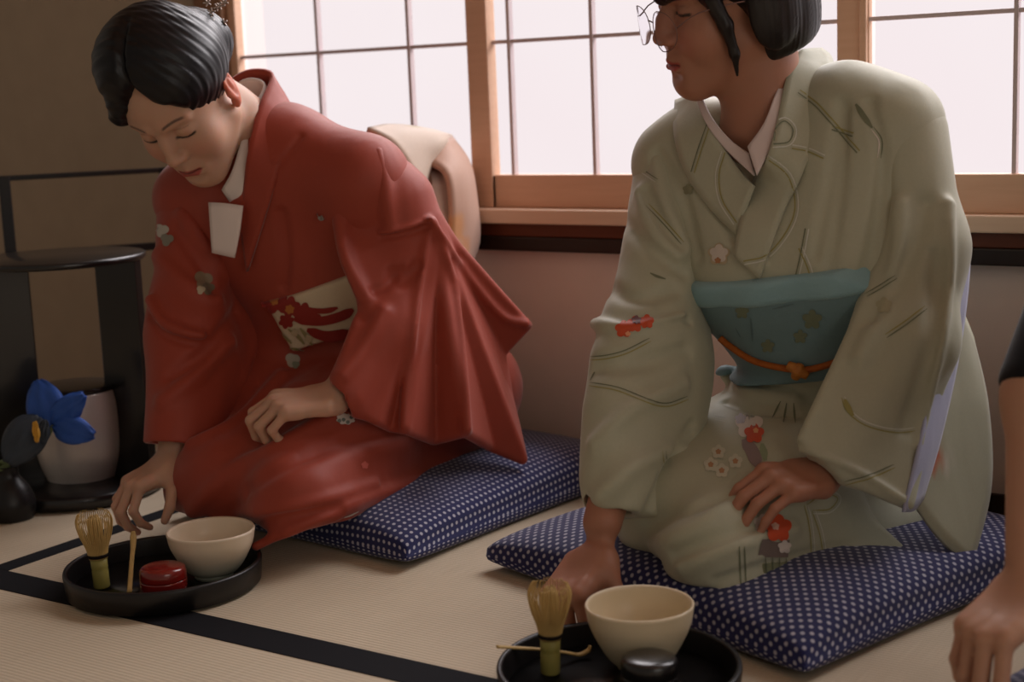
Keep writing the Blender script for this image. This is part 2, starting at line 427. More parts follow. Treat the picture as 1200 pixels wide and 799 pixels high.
def tatami_mat():
    m = bpy.data.materials.new('tatami_rush'); m.use_nodes = True; nt = m.node_tree; N, L = nt.nodes, nt.links
    b = N['Principled BSDF']; b.inputs['Roughness'].default_value = .75; b.inputs['Specular IOR Level'].default_value = .25
    tc = N.new('ShaderNodeTexCoord'); sep = N.new('ShaderNodeSeparateXYZ'); L.new(tc.outputs['Object'], sep.inputs[0])
    def math_(op, a, bb):
        n = N.new('ShaderNodeMath'); n.operation = op
        for i, x in enumerate((a, bb)):
            if x is None: continue
            if isinstance(x, (int, float)): n.inputs[i].default_value = x
            else: L.new(x, n.inputs[i])
        return n.outputs[0]
    # ribs across the mat every 7 mm, fine rushes along them
    ny = math_('MULTIPLY', sep.outputs['Y'], 2*math.pi/.0072)
    rib = math_('ABSOLUTE', math_('SINE', math_('MULTIPLY', ny, .5), None), None)
    rib = math_('POWER', rib, .6)
    mp = N.new('ShaderNodeMapping'); mp.inputs['Scale'].default_value = (700, 9, 1); L.new(tc.outputs['Object'], mp.inputs['Vector'])
    nz = N.new('ShaderNodeTexNoise'); nz.inputs['Scale'].default_value = 1.0; nz.inputs['Detail'].default_value = 2; L.new(mp.outputs['Vector'], nz.inputs['Vector'])
    n2 = N.new('ShaderNodeTexNoise'); n2.inputs['Scale'].default_value = 5.0; L.new(tc.outputs['Object'], n2.inputs['Vector'])
    mx = N.new('ShaderNodeMix'); mx.data_type = 'RGBA'; L.new(nz.outputs['Fac'], mx.inputs['Factor'])
    mx.inputs['A'].default_value = (*srgb(213, 198, 174), 1); mx.inputs['B'].default_value = (*srgb(193, 176, 150), 1)
    m2 = N.new('ShaderNodeMix'); m2.data_type = 'RGBA'; m2.blend_type = 'MULTIPLY'; m2.inputs['Factor'].default_value = 1
    mr = N.new('ShaderNodeMapRange'); mr.inputs['To Min'].default_value = .84; mr.inputs['To Max'].default_value = 1.02; L.new(rib, mr.inputs['Value'])
    L.new(mx.outputs['Result'], m2.inputs['A']); L.new(mr.outputs['Result'], m2.inputs['B'])
    m3 = N.new('ShaderNodeVectorMath'); m3.operation = 'SCALE'; r3 = N.new('ShaderNodeMapRange'); r3.inputs['To Min'].default_value = .9; r3.inputs['To Max'].default_value = 1.1
    L.new(n2.outputs['Fac'], r3.inputs['Value']); L.new(m2.outputs['Result'], m3.inputs[0]); L.new(r3.outputs['Result'], m3.inputs['Scale'])
    L.new(m3.outputs['Vector'], b.inputs['Base Color'])
    bp = N.new('ShaderNodeBump'); bp.inputs['Strength'].default_value = .6; bp.inputs['Distance'].default_value = .0012
    h = math_('ADD', rib, math_('MULTIPLY', nz.outputs['Fac'], .35)); L.new(h, bp.inputs['Height']); L.new(bp.outputs['Normal'], b.inputs['Normal'])
    return m
M['tatami'] = tatami_mat()

# ================================================================== the room
WY = 2.35
fl = box_obj('floor', (-4.2, -1.2, -.06), (1.6, WY+.1, 0), M['tatami'], bev=0); tag(fl, kind='structure')
for nm, lo, hi in (('border_cloth', (-4.2, 1.343, -.002), (1.6, 1.406, .0012)),
                   ('border_cloth', (-1.934, 1.406, -.002), (-1.896, WY, .0012))):
    box_obj(nm, lo, hi, M['heri'], fl, bev=.0008)
# back wall: plaster with the window opening, colour lifted below the beam to hold window glare
wl = box_obj('wall_back', (-4.2, WY, .0), (-2.33, WY+.1, 2.4), M['plaster'], bev=0); tag(wl, kind='structure')
box_obj('lower_wall_panel', (-2.33, WY, .0), (1.6, WY+.1, .40), M['plaster_glare'], wl, bev=0)
box_obj('upper_wall_panel', (-2.33, WY, 1.80), (1.6, WY+.1, 2.4), M['plaster'], wl, bev=0)
bb = box_obj('baseboard_back', (-4.2, WY-.012, 0), (1.6, WY, .035), M['dark_wood'], bev=.002); tag(bb, kind='structure')
cl = box_obj('ceiling', (-4.2, .2, 2.4), (1.6, WY+.1, 2.46), M['pale_wood'], bev=0); tag(cl, kind='structure')
t = box_obj('trim_1', (-2.36, WY-.03, .403), (1.6, WY+.1, .430), M['dark_wood'], bev=.003); tag(t, kind='structure')
t = box_obj('trim_2', (-2.36, WY-.026, .430), (1.6, WY+.1, .455), M['red_wood'], bev=.002); tag(t, kind='structure')
t = box_obj('trim_3', (-2.36, WY-.045, .455), (1.6, WY+.1, .482), M['sill_wood'], bev=.003); tag(t, kind='structure')
t = box_obj('trim_4', (-2.332, WY-.03, .482), (-2.252, WY+.1, 2.4), M['post_wood'], bev=.004); tag(t, kind='structure')
t = box_obj('trim_5', (-2.33, WY-.045, 1.76), (1.6, WY+.1, 1.80), M['sill_wood'], bev=.003); tag(t, kind='structure')
def shoji(n, x0, x1, y, muntins, sl, sr, ls=True):
    w = bpy.data.objects.new('window_%d' % n, None); COL.objects.link(w); w.location = ((x0+x1)/2, y, .482); tag(w, kind='structure')
    inv = Matrix.Translation((-(x0+x1)/2, -y, -.482))
    bm = bmesh.new()
    add_box(bm, (x0, y, .482), (x1, y+.028, .543), .002)            # bottom rail
    add_box(bm, (x0, y, 1.715), (x1, y+.028, 1.76), .002)
    add_box(bm, (x0, y-.001, .482), (x0+sl, y+.029, 1.76), .002); add_box(bm, (x1-sr, y-.001, .482), (x1, y+.029, 1.76), .002)
    bm.transform(inv); bm_obj('frame', bm, M['pale_wood'], w, False)
    bm = bmesh.new()
    for x in muntins: add_box(bm, (x-.0035, y+.006, .54), (x+.0035, y+.02, 1.72), .001)
    for z in (.788, 1.03, 1.27, 1.51): add_box(bm, (x0+sl, y+.008, z-.0035), (x1-sr, y+.019, z+.0035), .001)
    bm.transform(inv); bm_obj('muntin', bm, M['muntin'], w, False)
    bm = bmesh.new(); add_box(bm, (x0+sl*.5, y+.0205, .52), (x1-sr*.5, y+.0213, 1.74)); bm.transform(inv)
    bm_obj('paper_pane', bm, M['paper'], w, False)
shoji(1, -2.252, -1.600, WY-.012, (-2.017, -1.788), .022, .046)
shoji(2, -1.640, -.868, WY-.004, (-1.562, -1.385, -1.157), .034, .054)
shoji(3, -.882, -.14, WY-.012, (-.638, -.405), .012, .046)
shoji(4, -.18, .60, WY-.004, (.06, .29), .046, .046)
# ================================================================== things on the floor
M['ceramic'] = None
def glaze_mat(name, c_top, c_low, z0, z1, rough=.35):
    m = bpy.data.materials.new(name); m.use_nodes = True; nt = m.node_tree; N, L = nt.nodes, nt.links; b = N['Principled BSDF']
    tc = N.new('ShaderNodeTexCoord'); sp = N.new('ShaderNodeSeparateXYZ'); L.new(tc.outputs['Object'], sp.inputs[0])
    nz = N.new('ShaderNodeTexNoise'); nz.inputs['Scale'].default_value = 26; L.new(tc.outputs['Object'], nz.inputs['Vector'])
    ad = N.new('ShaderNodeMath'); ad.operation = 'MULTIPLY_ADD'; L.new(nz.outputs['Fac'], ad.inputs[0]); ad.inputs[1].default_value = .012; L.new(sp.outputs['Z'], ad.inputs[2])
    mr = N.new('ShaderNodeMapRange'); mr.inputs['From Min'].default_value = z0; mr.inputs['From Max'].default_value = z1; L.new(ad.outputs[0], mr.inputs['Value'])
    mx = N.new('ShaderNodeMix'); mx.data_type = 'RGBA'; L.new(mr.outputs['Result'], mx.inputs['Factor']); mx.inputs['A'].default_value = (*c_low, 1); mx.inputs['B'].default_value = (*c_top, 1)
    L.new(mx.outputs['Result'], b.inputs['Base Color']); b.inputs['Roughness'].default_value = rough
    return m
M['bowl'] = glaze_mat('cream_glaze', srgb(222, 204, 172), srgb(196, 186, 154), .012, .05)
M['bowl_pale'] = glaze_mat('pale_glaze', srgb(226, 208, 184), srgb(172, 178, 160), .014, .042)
M['bamboo'] = mat('bamboo', srgb(196, 164, 104), .55, .3, noise=.15, nscale=60)
M['bamboo_green'] = mat('green_bamboo', srgb(150, 140, 74), .5, .35, noise=.12, nscale=40)
M['thread'] = mat('dark_thread', srgb(30, 24, 24), .9, .1)
M['red_lacquer'] = mat('red_lacquer', srgb(122, 26, 20), .22, .5, coat=.5, noise=.08)
M['silver'] = mat('silver_glaze', srgb(214, 206, 200), .34, .6, metal=.25, noise=.15, nscale=9)
M['blue_petal'] = mat('blue_petal', srgb(52, 92, 176), .6, .3, noise=.25, nscale=50, stretch=(1, 1, .3))
M['dark_petal'] = mat('dark_petal', srgb(58, 66, 76), .6, .3, noise=.2, nscale=40)
M['yellow'] = mat('yellow_signal', srgb(214, 160, 60), .6, .3)
M['leaf'] = mat('iris_leaf', srgb(96, 110, 70), .5, .3, noise=.15)
M['pale_vase'] = mat('pale_porcelain', srgb(226, 216, 224), .3, .5, noise=.04)

def T(p, rz=0): return Matrix.Translation(p) @ Matrix.Rotation(rz, 4, 'Z')
# ---- trays
def tray(label, c, r, h):
    t = empty('round_tray', c); tag(t, label, 'tray', 'round lacquer trays')
    lathe('tray_base', [(0, .0), (r-.014, 0), (r-.012, .004), (r-.01, .009), (0, .009)], M['lacquer'], t, 96)
    lathe('tray_rim', [(r-.012, .001), (r-.002, .003), (r+.001, h-.003), (r, h), (r-.005, h), (r-.006, h-.003), (r-.011, .010), (r-.012, .001)], M['lacquer_mat'], t, 96)
    return t
TL = np.array([-1.617, 1.468, .0015]); tray('round black lacquer tray holding the bowl and red caddy, in front of the red kimono', TL, .142, .036)
TRc = np.array([-.836, 1.441, .0015]); tray('round black lacquer tray with the black caddy, in front of the green kimono', TRc, .142, .036)
# ---- bowls
def bowl(label, c, r, h, m, group='tea bowls'):
    b = empty('tea_bowl', c); tag(b, label, 'bowl', group)
    out = spline(np.array([(.027, .006), (.036, .010), (r*.74, h*.36), (r*.93, h*.70), (r, h)]), 8)
    inn = spline(np.array([(r-.004, h), (r*.93-.004, h*.70), (r*.72-.003, h*.38), (.034, .015), (0, .012)]), 8)
    body = lathe('bowl_body', [(0, .006)]+[tuple(p) for p in out]+[(r-.0015, h+.0022)]+[tuple(p) for p in inn], m, b, 80, wob=lambda a, z: .006*math.sin(3*a+1)+.004*math.sin(2*a+z*60))
    lathe('foot_ring', [(.021, 0), (.028, 0), (.0285, .008), (.02, .008), (.021, 0)], m, b, 48)
    return b
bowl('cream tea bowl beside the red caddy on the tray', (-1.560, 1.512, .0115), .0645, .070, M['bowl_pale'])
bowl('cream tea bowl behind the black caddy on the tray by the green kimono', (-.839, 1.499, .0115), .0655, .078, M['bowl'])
# ---- whisks
def whisk(label, c, tilt, h=.112):
    w = empty('bamboo_whisk', c); tag(w, label, 'whisk', 'bamboo tea whisks'); w.rotation_euler = tilt
    lathe('handle', [(0, 0), (.0105, 0), (.0118, .002), (.0118, .026), (.0112, .028), (.0118, .030), (.0122, .045), (0, .046)], M['bamboo_green'], w, 32)
    lathe('thread_binding', [(.0115, .046), (.0142, .046), (.0148, .049), (.0142, .052), (.0115, .052), (.0115, .046)], M['thread'], w, 32)
    rnd = random.Random(3); its = []
    for k in range(52):                                               # outer tines curl outwards, inner ones meet in the middle
        a = 2*math.pi*k/52; ca, sa = math.cos(a), math.sin(a); b = rnd.uniform(-.001, .0015)
        prof = [(.0125, .044), (.0155, .060), (.0215+b, .080), (.0250+b, .098), (.0228+b, h-.004), (.0195+b, h+rnd.uniform(-.004, .002))]
        its.append(([(r*ca, r*sa, z) for r, z in prof], [.0009, .0008, .0006, .0005]))
    for k in range(30):
        a = 2*math.pi*k/30; ca, sa = math.cos(a), math.sin(a)
        its.append(([(r*ca, r*sa, z) for r, z in [(.0105, .044), (.010, .07), (.009, h-.012), (.004, h-.004+rnd.uniform(-.003, .002))]], [.0011, .0009, .0007]))
    tubes('tines', its, M['bamboo'], w, n=5, sub=4)
    return w
whisk('bamboo tea whisk standing in the tray with the red caddy', (-1.672, 1.398, .0115), (.02, -.03, 0), .112)
whisk('bamboo tea whisk standing in the tray with the black caddy', (-.924, 1.430, .0115), (.02, .03, .4), .112)
# ---- scoops
def scoop(label, a, b, bend=.01):
    a, b = np.array(a), np.array(b); d = b-a; L = np.linalg.norm(d); d /= L
    pts = [a, a+d*L*.25+[0, 0, .001], a+d*L*.55+[0, 0, .002], a+d*L*.85+[0, 0, .001], b, b+d*.012+[0, 0, .006], b+d*.016+[0, 0, .013]]
    o = tube('tea_scoop', pts, [.0038, .0036, .0034, .0034, .0042, .005, .003], M['bamboo'], None, n=10, sub=6, flat=.5)
    return tag(o, label, 'scoop', 'bamboo tea scoops')
scoop('slim bamboo tea scoop leaning over the tray rim beside the red caddy', (-1.603, 1.388, .018), (-1.690, 1.478, .050))
scoop('slim bamboo tea scoop lying across the tray with the black caddy', (-.985, 1.408, .041), (-.918, 1.486, .016))
# ---- caddies
def caddy(label, c, r, h, m):
    b = empty('tea_caddy', c); tag(b, label, 'caddy', 'lacquer tea caddies')
    lathe('caddy_body', smooth_prof([(0, 0), (r*.72, 0), (r*.86, .004), (r*.98, h*.3), (r, h*.55)], 5)+[(r*.96, h*.56), (0, h*.56)], m, b, 64)
    lathe('lid', [(0, h*.56), (r*.97, h*.56)]+smooth_prof([(r, h*.565), (r*.99, h*.80), (r*.9, h*.93), (r*.6, h*.985), (0, h)], 6), m, b, 64)
caddy('small red lacquer tea caddy in front of the cream bowl', (-1.560, 1.414, .0115), .0330, .046, M['red_lacquer'])
caddy('small black glossy tea caddy in front of the cream bowl', (-.786, 1.424, .0115), .0330, .050, M['lacquer'])

# ---- the round tea stand with its jar
SR = .152
_f = on_floor(98, 600); SC = np.array([_f[0]-.785*SR, _f[1]+.62*SR, 0.0])
sd = np.array([CR[0][0], CR[0][1]]); sd /= np.linalg.norm(sd); sang = math.atan2(sd[1], sd[0])
st = empty('tea_stand', SC); tag(st, 'tall black lacquer tea stand with round shelf and two wide legs', 'stand')
lathe('base_board', [(0, 0), (SR-.012, 0), (SR, .004), (SR, .022), (SR-.004, .026), (0, .026)], M['lacquer'], st, 96)
SH = .438
lathe('shelf', [(0, SH-.012), (SR-.003, SH-.012), (SR, SH-.009), (SR, SH-.002), (SR-.003, SH), (0, SH)], M['lacquer'], st, 96)
for sgn in (-1, 1):
    bm = bmesh.new(); add_box(bm, (-.010, -.044, .024), (.010, .044, SH-.010), .002)
    bm.transform(Matrix.Rotation(sang, 4, 'Z') @ Matrix.Translation((sgn*.104, .0, 0)) @ Matrix.Rotation(math.radians(68*sgn), 4, 'Z'))
    bm_obj('leg', bm, M['lacquer'], st, False)
# jar
J = SC+np.array([-.004, .012, .0265]); jr = .080
jar = empty('water_jar', J); tag(jar, 'silvery white round water jar on the base of the black stand', 'jar')
lathe('jar_body', smooth_prof([(0, 0), (.056, 0), (.064, .006), (.076, .045), (jr, .09), (.079, .135), (.075, .158), (.072, .164)], 6)+[(.068, .164), (.066, .150), (0, .150)], M['silver'], jar, 72)
lathe('lid', smooth_prof([(0, .156), (.066, .156), (.073, .165), (.074, .169), (.070, .1725), (.04, .176), (0, .177)], 4), M['lacquer'], jar, 72)
# iris flower in a small black vase in front of the jar
V0 = on_floor(14, 607); VB = np.array([V0[0], V0[1], 0]) 
vs = empty('flower_vase', VB); tag(vs, 'small black vase holding the blue iris beside the black stand', 'vase')
lathe('vase_body', smooth_prof([(0, 0), (.034, 0), (.040, .006), (.043, .03), (.034, .055), (.020, .075), (.019, .090), (.021, .094)], 6)+[(.016, .094), (.015, .07), (0, .05)], M['lacquer_mat'], vs, 48)
ir = empty('iris_flower', VB+[0, 0, .07]); tag(ir, 'blue iris flower with one dark petal in front of the jar', 'flower')
def petal(name, base, tip, width, cup, m, bulge=.35, lift=None):
    """a rounded petal: base to tip, as wide as width, hollowed by cup"""
    base, tip = np.array(base), np.array(tip); ax = tip-base; L = np.linalg.norm(ax); ax /= L
    nrm = -CR[2] if lift is None else np.array(lift, float); sd_ = np.cross(nrm, ax); sd_ /= np.linalg.norm(sd_); nrm = np.cross(ax, sd_)
    rows = []
    for t in np.linspace(0, 1, 9):
        w = width*math.sin(math.pi*min(.995, max(.05, t**.8*.93+.04)))**.6
        rows.append([base+ax*L*t+sd_*w*x+nrm*(cup*(x*x)+bulge*L*.3*math.sin(math.pi*t)-.004*math.cos(9*x+t*6)) for x in np.linspace(-1, 1, 7)])
    o = sheet(name, rows, .0022, m, None, 2, 2)
    o.parent = ir; o.matrix_parent_inverse = Matrix.Translation(-(Vector(ir.location)))
    return o
dI = 2.60
hub = P(62, 498, dI)
petal('petal', hub, P(42, 446, dI+.02), .034, -.006, M['blue_petal'])
petal('petal', hub, P(98, 462, dI-.01), .024, -.006, M['blue_petal'])
petal('petal', hub, P(110, 510, dI-.02), .025, -.006, M['blue_petal'])
dk = petal('dark_petal', P(46, 488, dI-.02), P(8, 542, dI-.05), .036, -.012, M['dark_petal']); dk['label'] = 'dark grey drooping petal'
petal('yellow_signal', P(41, 494, dI-.05), P(44, 518, dI-.056), .0055, -.001, M['yellow'])
petal('dark_petal', P(52, 492, dI-.03), P(52, 520, dI-.04), .009, -.003, M['dark_petal'])
def ir_tube(name, pts, r, m, **k):
    o = tube(name, pts, r, m, ir, **k); o.matrix_parent_inverse = Matrix.Translation(-(Vector(ir.location)))
ir_tube('stem', [VB+[0, 0, .055], VB+[0, .003, .10], P(52, 515, dI), hub], [.004, .0035, .003], M['leaf'])
ir_tube('leaf', [VB+[0, 0, .06], VB+[-.01, -.006, .10], P(8, 545, dI-.02), P(-12, 556, dI-.03)], [.004, .008, .007, .001], M['leaf'], flat=.25)
# pale vase at the very edge
pv = lathe('tall_vase', smooth_prof([(0, 0), (.05, 0), (.056, .01), (.060, .12), (.058, .22), (.044, .27), (.046, .285)], 6)+[(.04, .285), (.038, .25), (0, .2)], M['pale_vase'], None, 48, M=Matrix.Translation((P(-34, 500, 2.86)[0], P(-34, 500, 2.86)[1], .0)))
tag(pv, 'pale tall vase behind the left leg of the black stand', 'vase')
# low black screen frame behind the stand
a, b = P(-3, 204, 2.93), P(200, 198, 3.04)
ft = empty('low_screen', ((a[0]+b[0])/2, (a[1]+b[1])/2, 0)); tag(ft, 'low open black frame standing behind the tea stand', 'screen')
ang = math.atan2(b[1]-a[1], b[0]-a[0]); Ls = math.hypot(b[0]-a[0], b[1]-a[1]); zt = (a[2]+b[2])/2
Rz = Matrix.Rotation(ang, 4, 'Z')
for nm, lo, hi in (('top_rail', (-Ls/2, -.008, zt-.010), (Ls/2, .008, zt)), ('middle_rail', (-Ls/2, -.008, zt-.165), (Ls/2, .008, zt-.150)),
                   ('post', (-Ls/2, -.014, 0), (-Ls/2+.022, .014, zt-.0)), ('post', (Ls/2-.022, -.014, 0), (Ls/2, .014, zt-.0))):
    box_obj(nm, lo, hi, M['lacquer_mat'], ft, .002, Rz)

# ================================================================== cushions
def dot_mat(name, pitch, stagger, cb, cd, r=.27):
    m = bpy.data.materials.new(name); m.use_nodes = True; nt = m.node_tree; N, L = nt.nodes, nt.links; b = N['Principled BSDF']
    b.inputs['Roughness'].default_value = .8; b.inputs['Specular IOR Level'].default_value = .2; b.inputs['Sheen Weight'].default_value = .25
    uv = N.new('ShaderNodeUVMap'); 
    wn = N.new('ShaderNodeTexNoise'); wn.inputs['Scale'].default_value = 40; L.new(uv.outputs[0], wn.inputs['Vector'])
    def V(op, a, c):
        n = N.new('ShaderNodeVectorMath'); n.operation = op; L.new(a, n.inputs[0])
        if isinstance(c, tuple): n.inputs[1].default_value = c
        elif c is not None: L.new(c, n.inputs[1])
        return n
    s = V('SCALE', uv.outputs[0], None); s.inputs['Scale'].default_value = 1/pitch
    def dots(off):
        f = V('FRACTION', V('ADD', s.outputs[0], off).outputs[0], None); d = V('SUBTRACT', f.outputs[0], (.5, .5, 0)); l = V('LENGTH', d.outputs[0], None)
        mr = N.new('ShaderNodeMapRange'); mr.inputs['From Min'].default_value = r-.06; mr.inputs['From Max'].default_value = r+.06; mr.inputs['To Min'].default_value = 1; mr.inputs['To Max'].default_value = 0
        L.new(l.outputs['Value'], mr.inputs['Value']); return mr.outputs['Result']
    o = dots((0, 0, 0))
    if stagger:
        mx0 = N.new('ShaderNodeMath'); mx0.operation = 'MAXIMUM'; L.new(o, mx0.inputs[0]); L.new(dots((.5, .5, 0)), mx0.inputs[1]); o = mx0.outputs[0]
    mx = N.new('ShaderNodeMix'); mx.data_type = 'RGBA'; L.new(o, mx.inputs['Factor']); mx.inputs['A'].default_value = (*cb, 1); mx.inputs['B'].default_value = (*cd, 1)
    L.new(mx.outputs['Result'], b.inputs['Base Color'])
    nz = N.new('ShaderNodeTexNoise'); nz.inputs['Scale'].default_value = 600; L.new(uv.outputs[0], nz.inputs['Vector'])
    bp = N.new('ShaderNodeBump'); bp.inputs['Strength'].default_value = .25; bp.inputs['Distance'].default_value = .001; L.new(nz.outputs['Fac'], bp.inputs['Height']); L.new(bp.outputs['Normal'], b.inputs['Normal'])
    return m
M['navy_a'] = dot_mat('navy_dotted_cotton', .0118, False, srgb(28, 32, 84), srgb(182, 182, 196), .23)
M['navy_b'] = dot_mat('navy_dotted_cotton_wide', .0165, True, srgb(26, 28, 80), srgb(172, 170, 184), .17)
def cushion(label, corners, thick, m, sag=(), seed=0, corner_h=None):
    """floor cushion on four floor corners (front-left, front-right, back-right, back-left)"""
    c = np.array(corners, float); ctr = c.mean(0); rnd = random.Random(seed)
    n = 56; G = np.zeros((2, n+1, n+1, 3)); UV = np.zeros((n+1, n+1, 2))
    e1 = np.linalg.norm(c[1]-c[0]); e2 = np.linalg.norm(c[3]-c[0])
    for i in range(n+1):
        for j in range(n+1):
            x, y = 2*i/n-1, 2*j/n-1
            xs, ys = math.copysign(1-(1-abs(x))**1.5, x), math.copysign(1-(1-abs(y))**1.5, y)
            pin = 1-.030*(1-ys*ys)*abs(xs)**6*0, 1
            u, v = (xs*(1-.05*(1-ys*ys)*0+.0)+1)/2, (ys+1)/2
            p = (c[0]*(1-u)+c[1]*u)*(1-v)+(c[3]*(1-u)+c[2]*u)*v
            # sides drawn in a little between the pointed corners
            q = (p-ctr); pull = .05*((1-ys**2)*abs(xs)**8+(1-xs**2)*abs(ys)**8); p = ctr+q*(1-pull)
            prof = ((1-abs(xs)**3.2)*(1-abs(ys)**3.2))**.5
            edge = max(abs(xs), abs(ys))
            h = thick*(.55+.45*prof)*prof**.35 if prof > 0 else 0
            h *= 1+.05*math.sin(5*xs+seed)*math.cos(4*ys+seed*2)
            s_ = 1.0
            for (sx, sy, sr, sdp) in sag: s_ -= sdp*math.exp(-(((p[0]-sx)**2+(p[1]-sy)**2)/sr**2))
            lift = .012*edge**6
            zc = .016+lift*.5
            G[0, i, j] = (p[0], p[1], zc+h*s_*.78); G[1, i, j] = (p[0], p[1], max(.0015, zc-h*.35))
            UV[i, j] = (u*e1, v*e2)
    # arc-length corrected UVs for the upper face
    U = np.zeros((n+1, n+1, 2)); 
    du = np.linalg.norm(np.diff(G[0], axis=0), axis=2); U[1:, :, 0] = np.cumsum(du, 0)
    dv = np.linalg.norm(np.diff(G[0], axis=1), axis=2); U[:, 1:, 1] = np.cumsum(dv, 1)
    U[:, :, 0] -= U[n//2:n//2+1, :, 0]; U[:, :, 1] -= U[:, n//2:n//2+1, 1]
    idx = np.arange((n+1)**2).reshape(n+1, n+1); o = (n+1)**2
    q = np.stack([idx[:-1, :-1], idx[1:, :-1], idx[1:, 1:], idx[:-1, 1:]], -1).reshape(-1, 4)
    rim = np.concatenate([idx[0, :-1], idx[:-1, -1], idx[-1, :0:-1], idx[:0:-1, 0]]); nx = np.roll(rim, -1)
    vsx = np.concatenate([G[0].reshape(-1, 3), G[1].reshape(-1, 3)])
    me = np_mesh('floor_cushion', vsx-np.array([*ctr[:2], 0]), np.concatenate([q, q[:, ::-1]+o, np.stack([rim, nx, nx+o, rim+o], -1)]))
    uvl = me.uv_layers.new(name='UVMap'); li = np.empty(len(me.loops), np.int32); me.loops.foreach_get('vertex_index', li)
    uu = np.concatenate([U.reshape(-1, 2), U.reshape(-1, 2)])[li]; uvl.data.foreach_set('uv', uu.astype(F32).ravel())
    ob = link('floor_cushion', me, m); ob.location = (ctr[0], ctr[1], 0)
    return tag(ob, label, 'cushion', 'navy floor cushions')
cushion('navy floor cushion with white dots under the woman in red', [(-1.87, 1.73, 0), (-1.335, 1.685, 0), (-1.275, 2.325, 0), (-1.88, 2.325, 0)], .105, M['navy_a'], [(-1.62, 1.95, .3, .15)], 1)
cushion('navy floor cushion with white dots under the woman in pale green', [(-1.235, 1.745, 0), (-.655, 1.560, 0), (-.475, 2.145, 0), (-1.07, 2.32, 0)], .105, M['navy_b'], [(-.85, 2.0, .3, .25)], 2)
cushion('navy dotted floor cushion under the person in the black shirt', [(-.475, 1.40, 0), (.12, 1.27, 0), (.25, 1.85, 0), (-.35, 2.0, 0)], .10, M['navy_b'], [(-.1, 1.7, .3, .2)], 3)
# ================================================================== people: shared shapes
SKIN = srgb(196, 154, 130); LIP = srgb(166, 72, 66); BROW = srgb(58, 42, 38)
M['skin'] = mat('skin', SKIN, .5, .4, attr=True, noise=.03, nscale=60, sss=.5, bump=.06, bscale=500)
M['skin_tan'] = mat('skin_tan', srgb(188, 140, 116), .5, .4, attr=True, noise=.03, nscale=60, sss=.2, bump=.06, bscale=500)
def hair_mat(name, col, stretch):
    m = mat(name, col, .38, .35, noise=.3, nscale=1.0, stretch=stretch); return m
M['hair'] = hair_mat('black_hair', srgb(14, 12, 16), (150, 150, 20))
M['hair_brown'] = hair_mat('dark_brown_hair', srgb(30, 24, 22), (180, 180, 14))

def head(S, R, t, sc=1.0):
    """skull, face, ears and upper neck in head axes: x to her left, y forward, z up"""
    S.frame(R, t, sc)
    S.ell((0, -.012, .040), (.074, .094, .086), k=.02)                       # cranium
    S.ell((0, .030, .035), (.066, .060, .060), k=.03)                        # forehead
    S.ell((0, .030, -.040), (.058, .056, .070), k=.03)                       # mid face
    S.ell((0, .060, -.089), (.025, .026, .025), k=.035)                      # chin block
    S.cap((.050, .000, -.050), (.013, .066, -.100), .018, .013, k=.03)       # jaw line
    S.cap((-.050, .000, -.050), (-.013, .066, -.100), .018, .013, k=.03)
    for s in (-1, 1):
        S.ell((s*.038, .060, -.030), (.026, .024, .028), k=.03)              # cheeks
        S.ell((s*.032, .092, .008), (.019, .012, .012), k=.016, mode='s')    # eye socket
        S.ell((s*.032, .072, .006), (.0165, .0145, .0125), k=.006)           # lid over the eyeball
        S.cap((s*.014, .088, .026), (s*.048, .073, .028), .006, .004, k=.014) # brow bone
    S.chain([(0, .080, .022), (0, .094, -.004), (0, .104, -.026)], [.0065, .0072, .0090], k=.014)   # nose
    S.ell((0, .105, -.029), (.0085, .0085, .0075), k=.007)
    for s in (-1, 1):
        S.ell((s*.0110, .095, -.0325), (.0072, .0092, .0064), k=.009)
        S.ell((s*.006, .1005, -.0385), (.0026, .0036, .0024), k=.003, mode='s')
    S.cap((0, .090, -.040), (0, .091, -.054), .0035, .0045, k=.010)            # philtrum
    S.ell((0, .081, -.064), (.027, .012, .018), k=.014)                       # mouth mound
    for s in (-1, 1): S.cap((0, .0945, -.0605), (s*.020, .085, -.0645), .0050, .0022, k=.004)  # upper lip
    S.cap((-.012, .0905, -.0715), (.012, .0905, -.0715), .0062, k=.004)       # lower lip
    S.chain([(-.0225, .0855, -.0665), (-.010, .096, -.0658), (0, .098, -.0665), (.010, .096, -.0658), (.0225, .0855, -.0665)], [.0012, .0016, .0016, .0016, .0012], k=.003, mode='s')
    S.ell((0, .090, -.083), (.012, .004, .004), k=.012, mode='s')             # under the lip
    for s in (-1, 1):
        E = np.array([[.93*1, s*-.36, 0], [s*.36, .93, 0], [0, 0, 1.0]]).T
        Rx = np.array([[1, 0, 0], [0, .966, -.259], [0, .259, .966]])
        E = E @ Rx
        S.ell((s*.0765, -.012, -.004), (.0085, .0165, .031), R=E, k=.006)     # ear
        S.ell((s*.0745, -.004, -.030), (.006, .0085, .010), R=E, k=.005)      # lobe
        S.ell((s*.0835, -.010, .002), (.0050, .0105, .021), R=E, k=.004, mode='s')
        S.ell((s*.0795, .002, -.008), (.005, .006, .008), R=E, k=.004)        # tragus
        S.ell((s*.0800, -.013, -.004), (.0030, .0050, .012), R=E, k=.004)     # inner fold
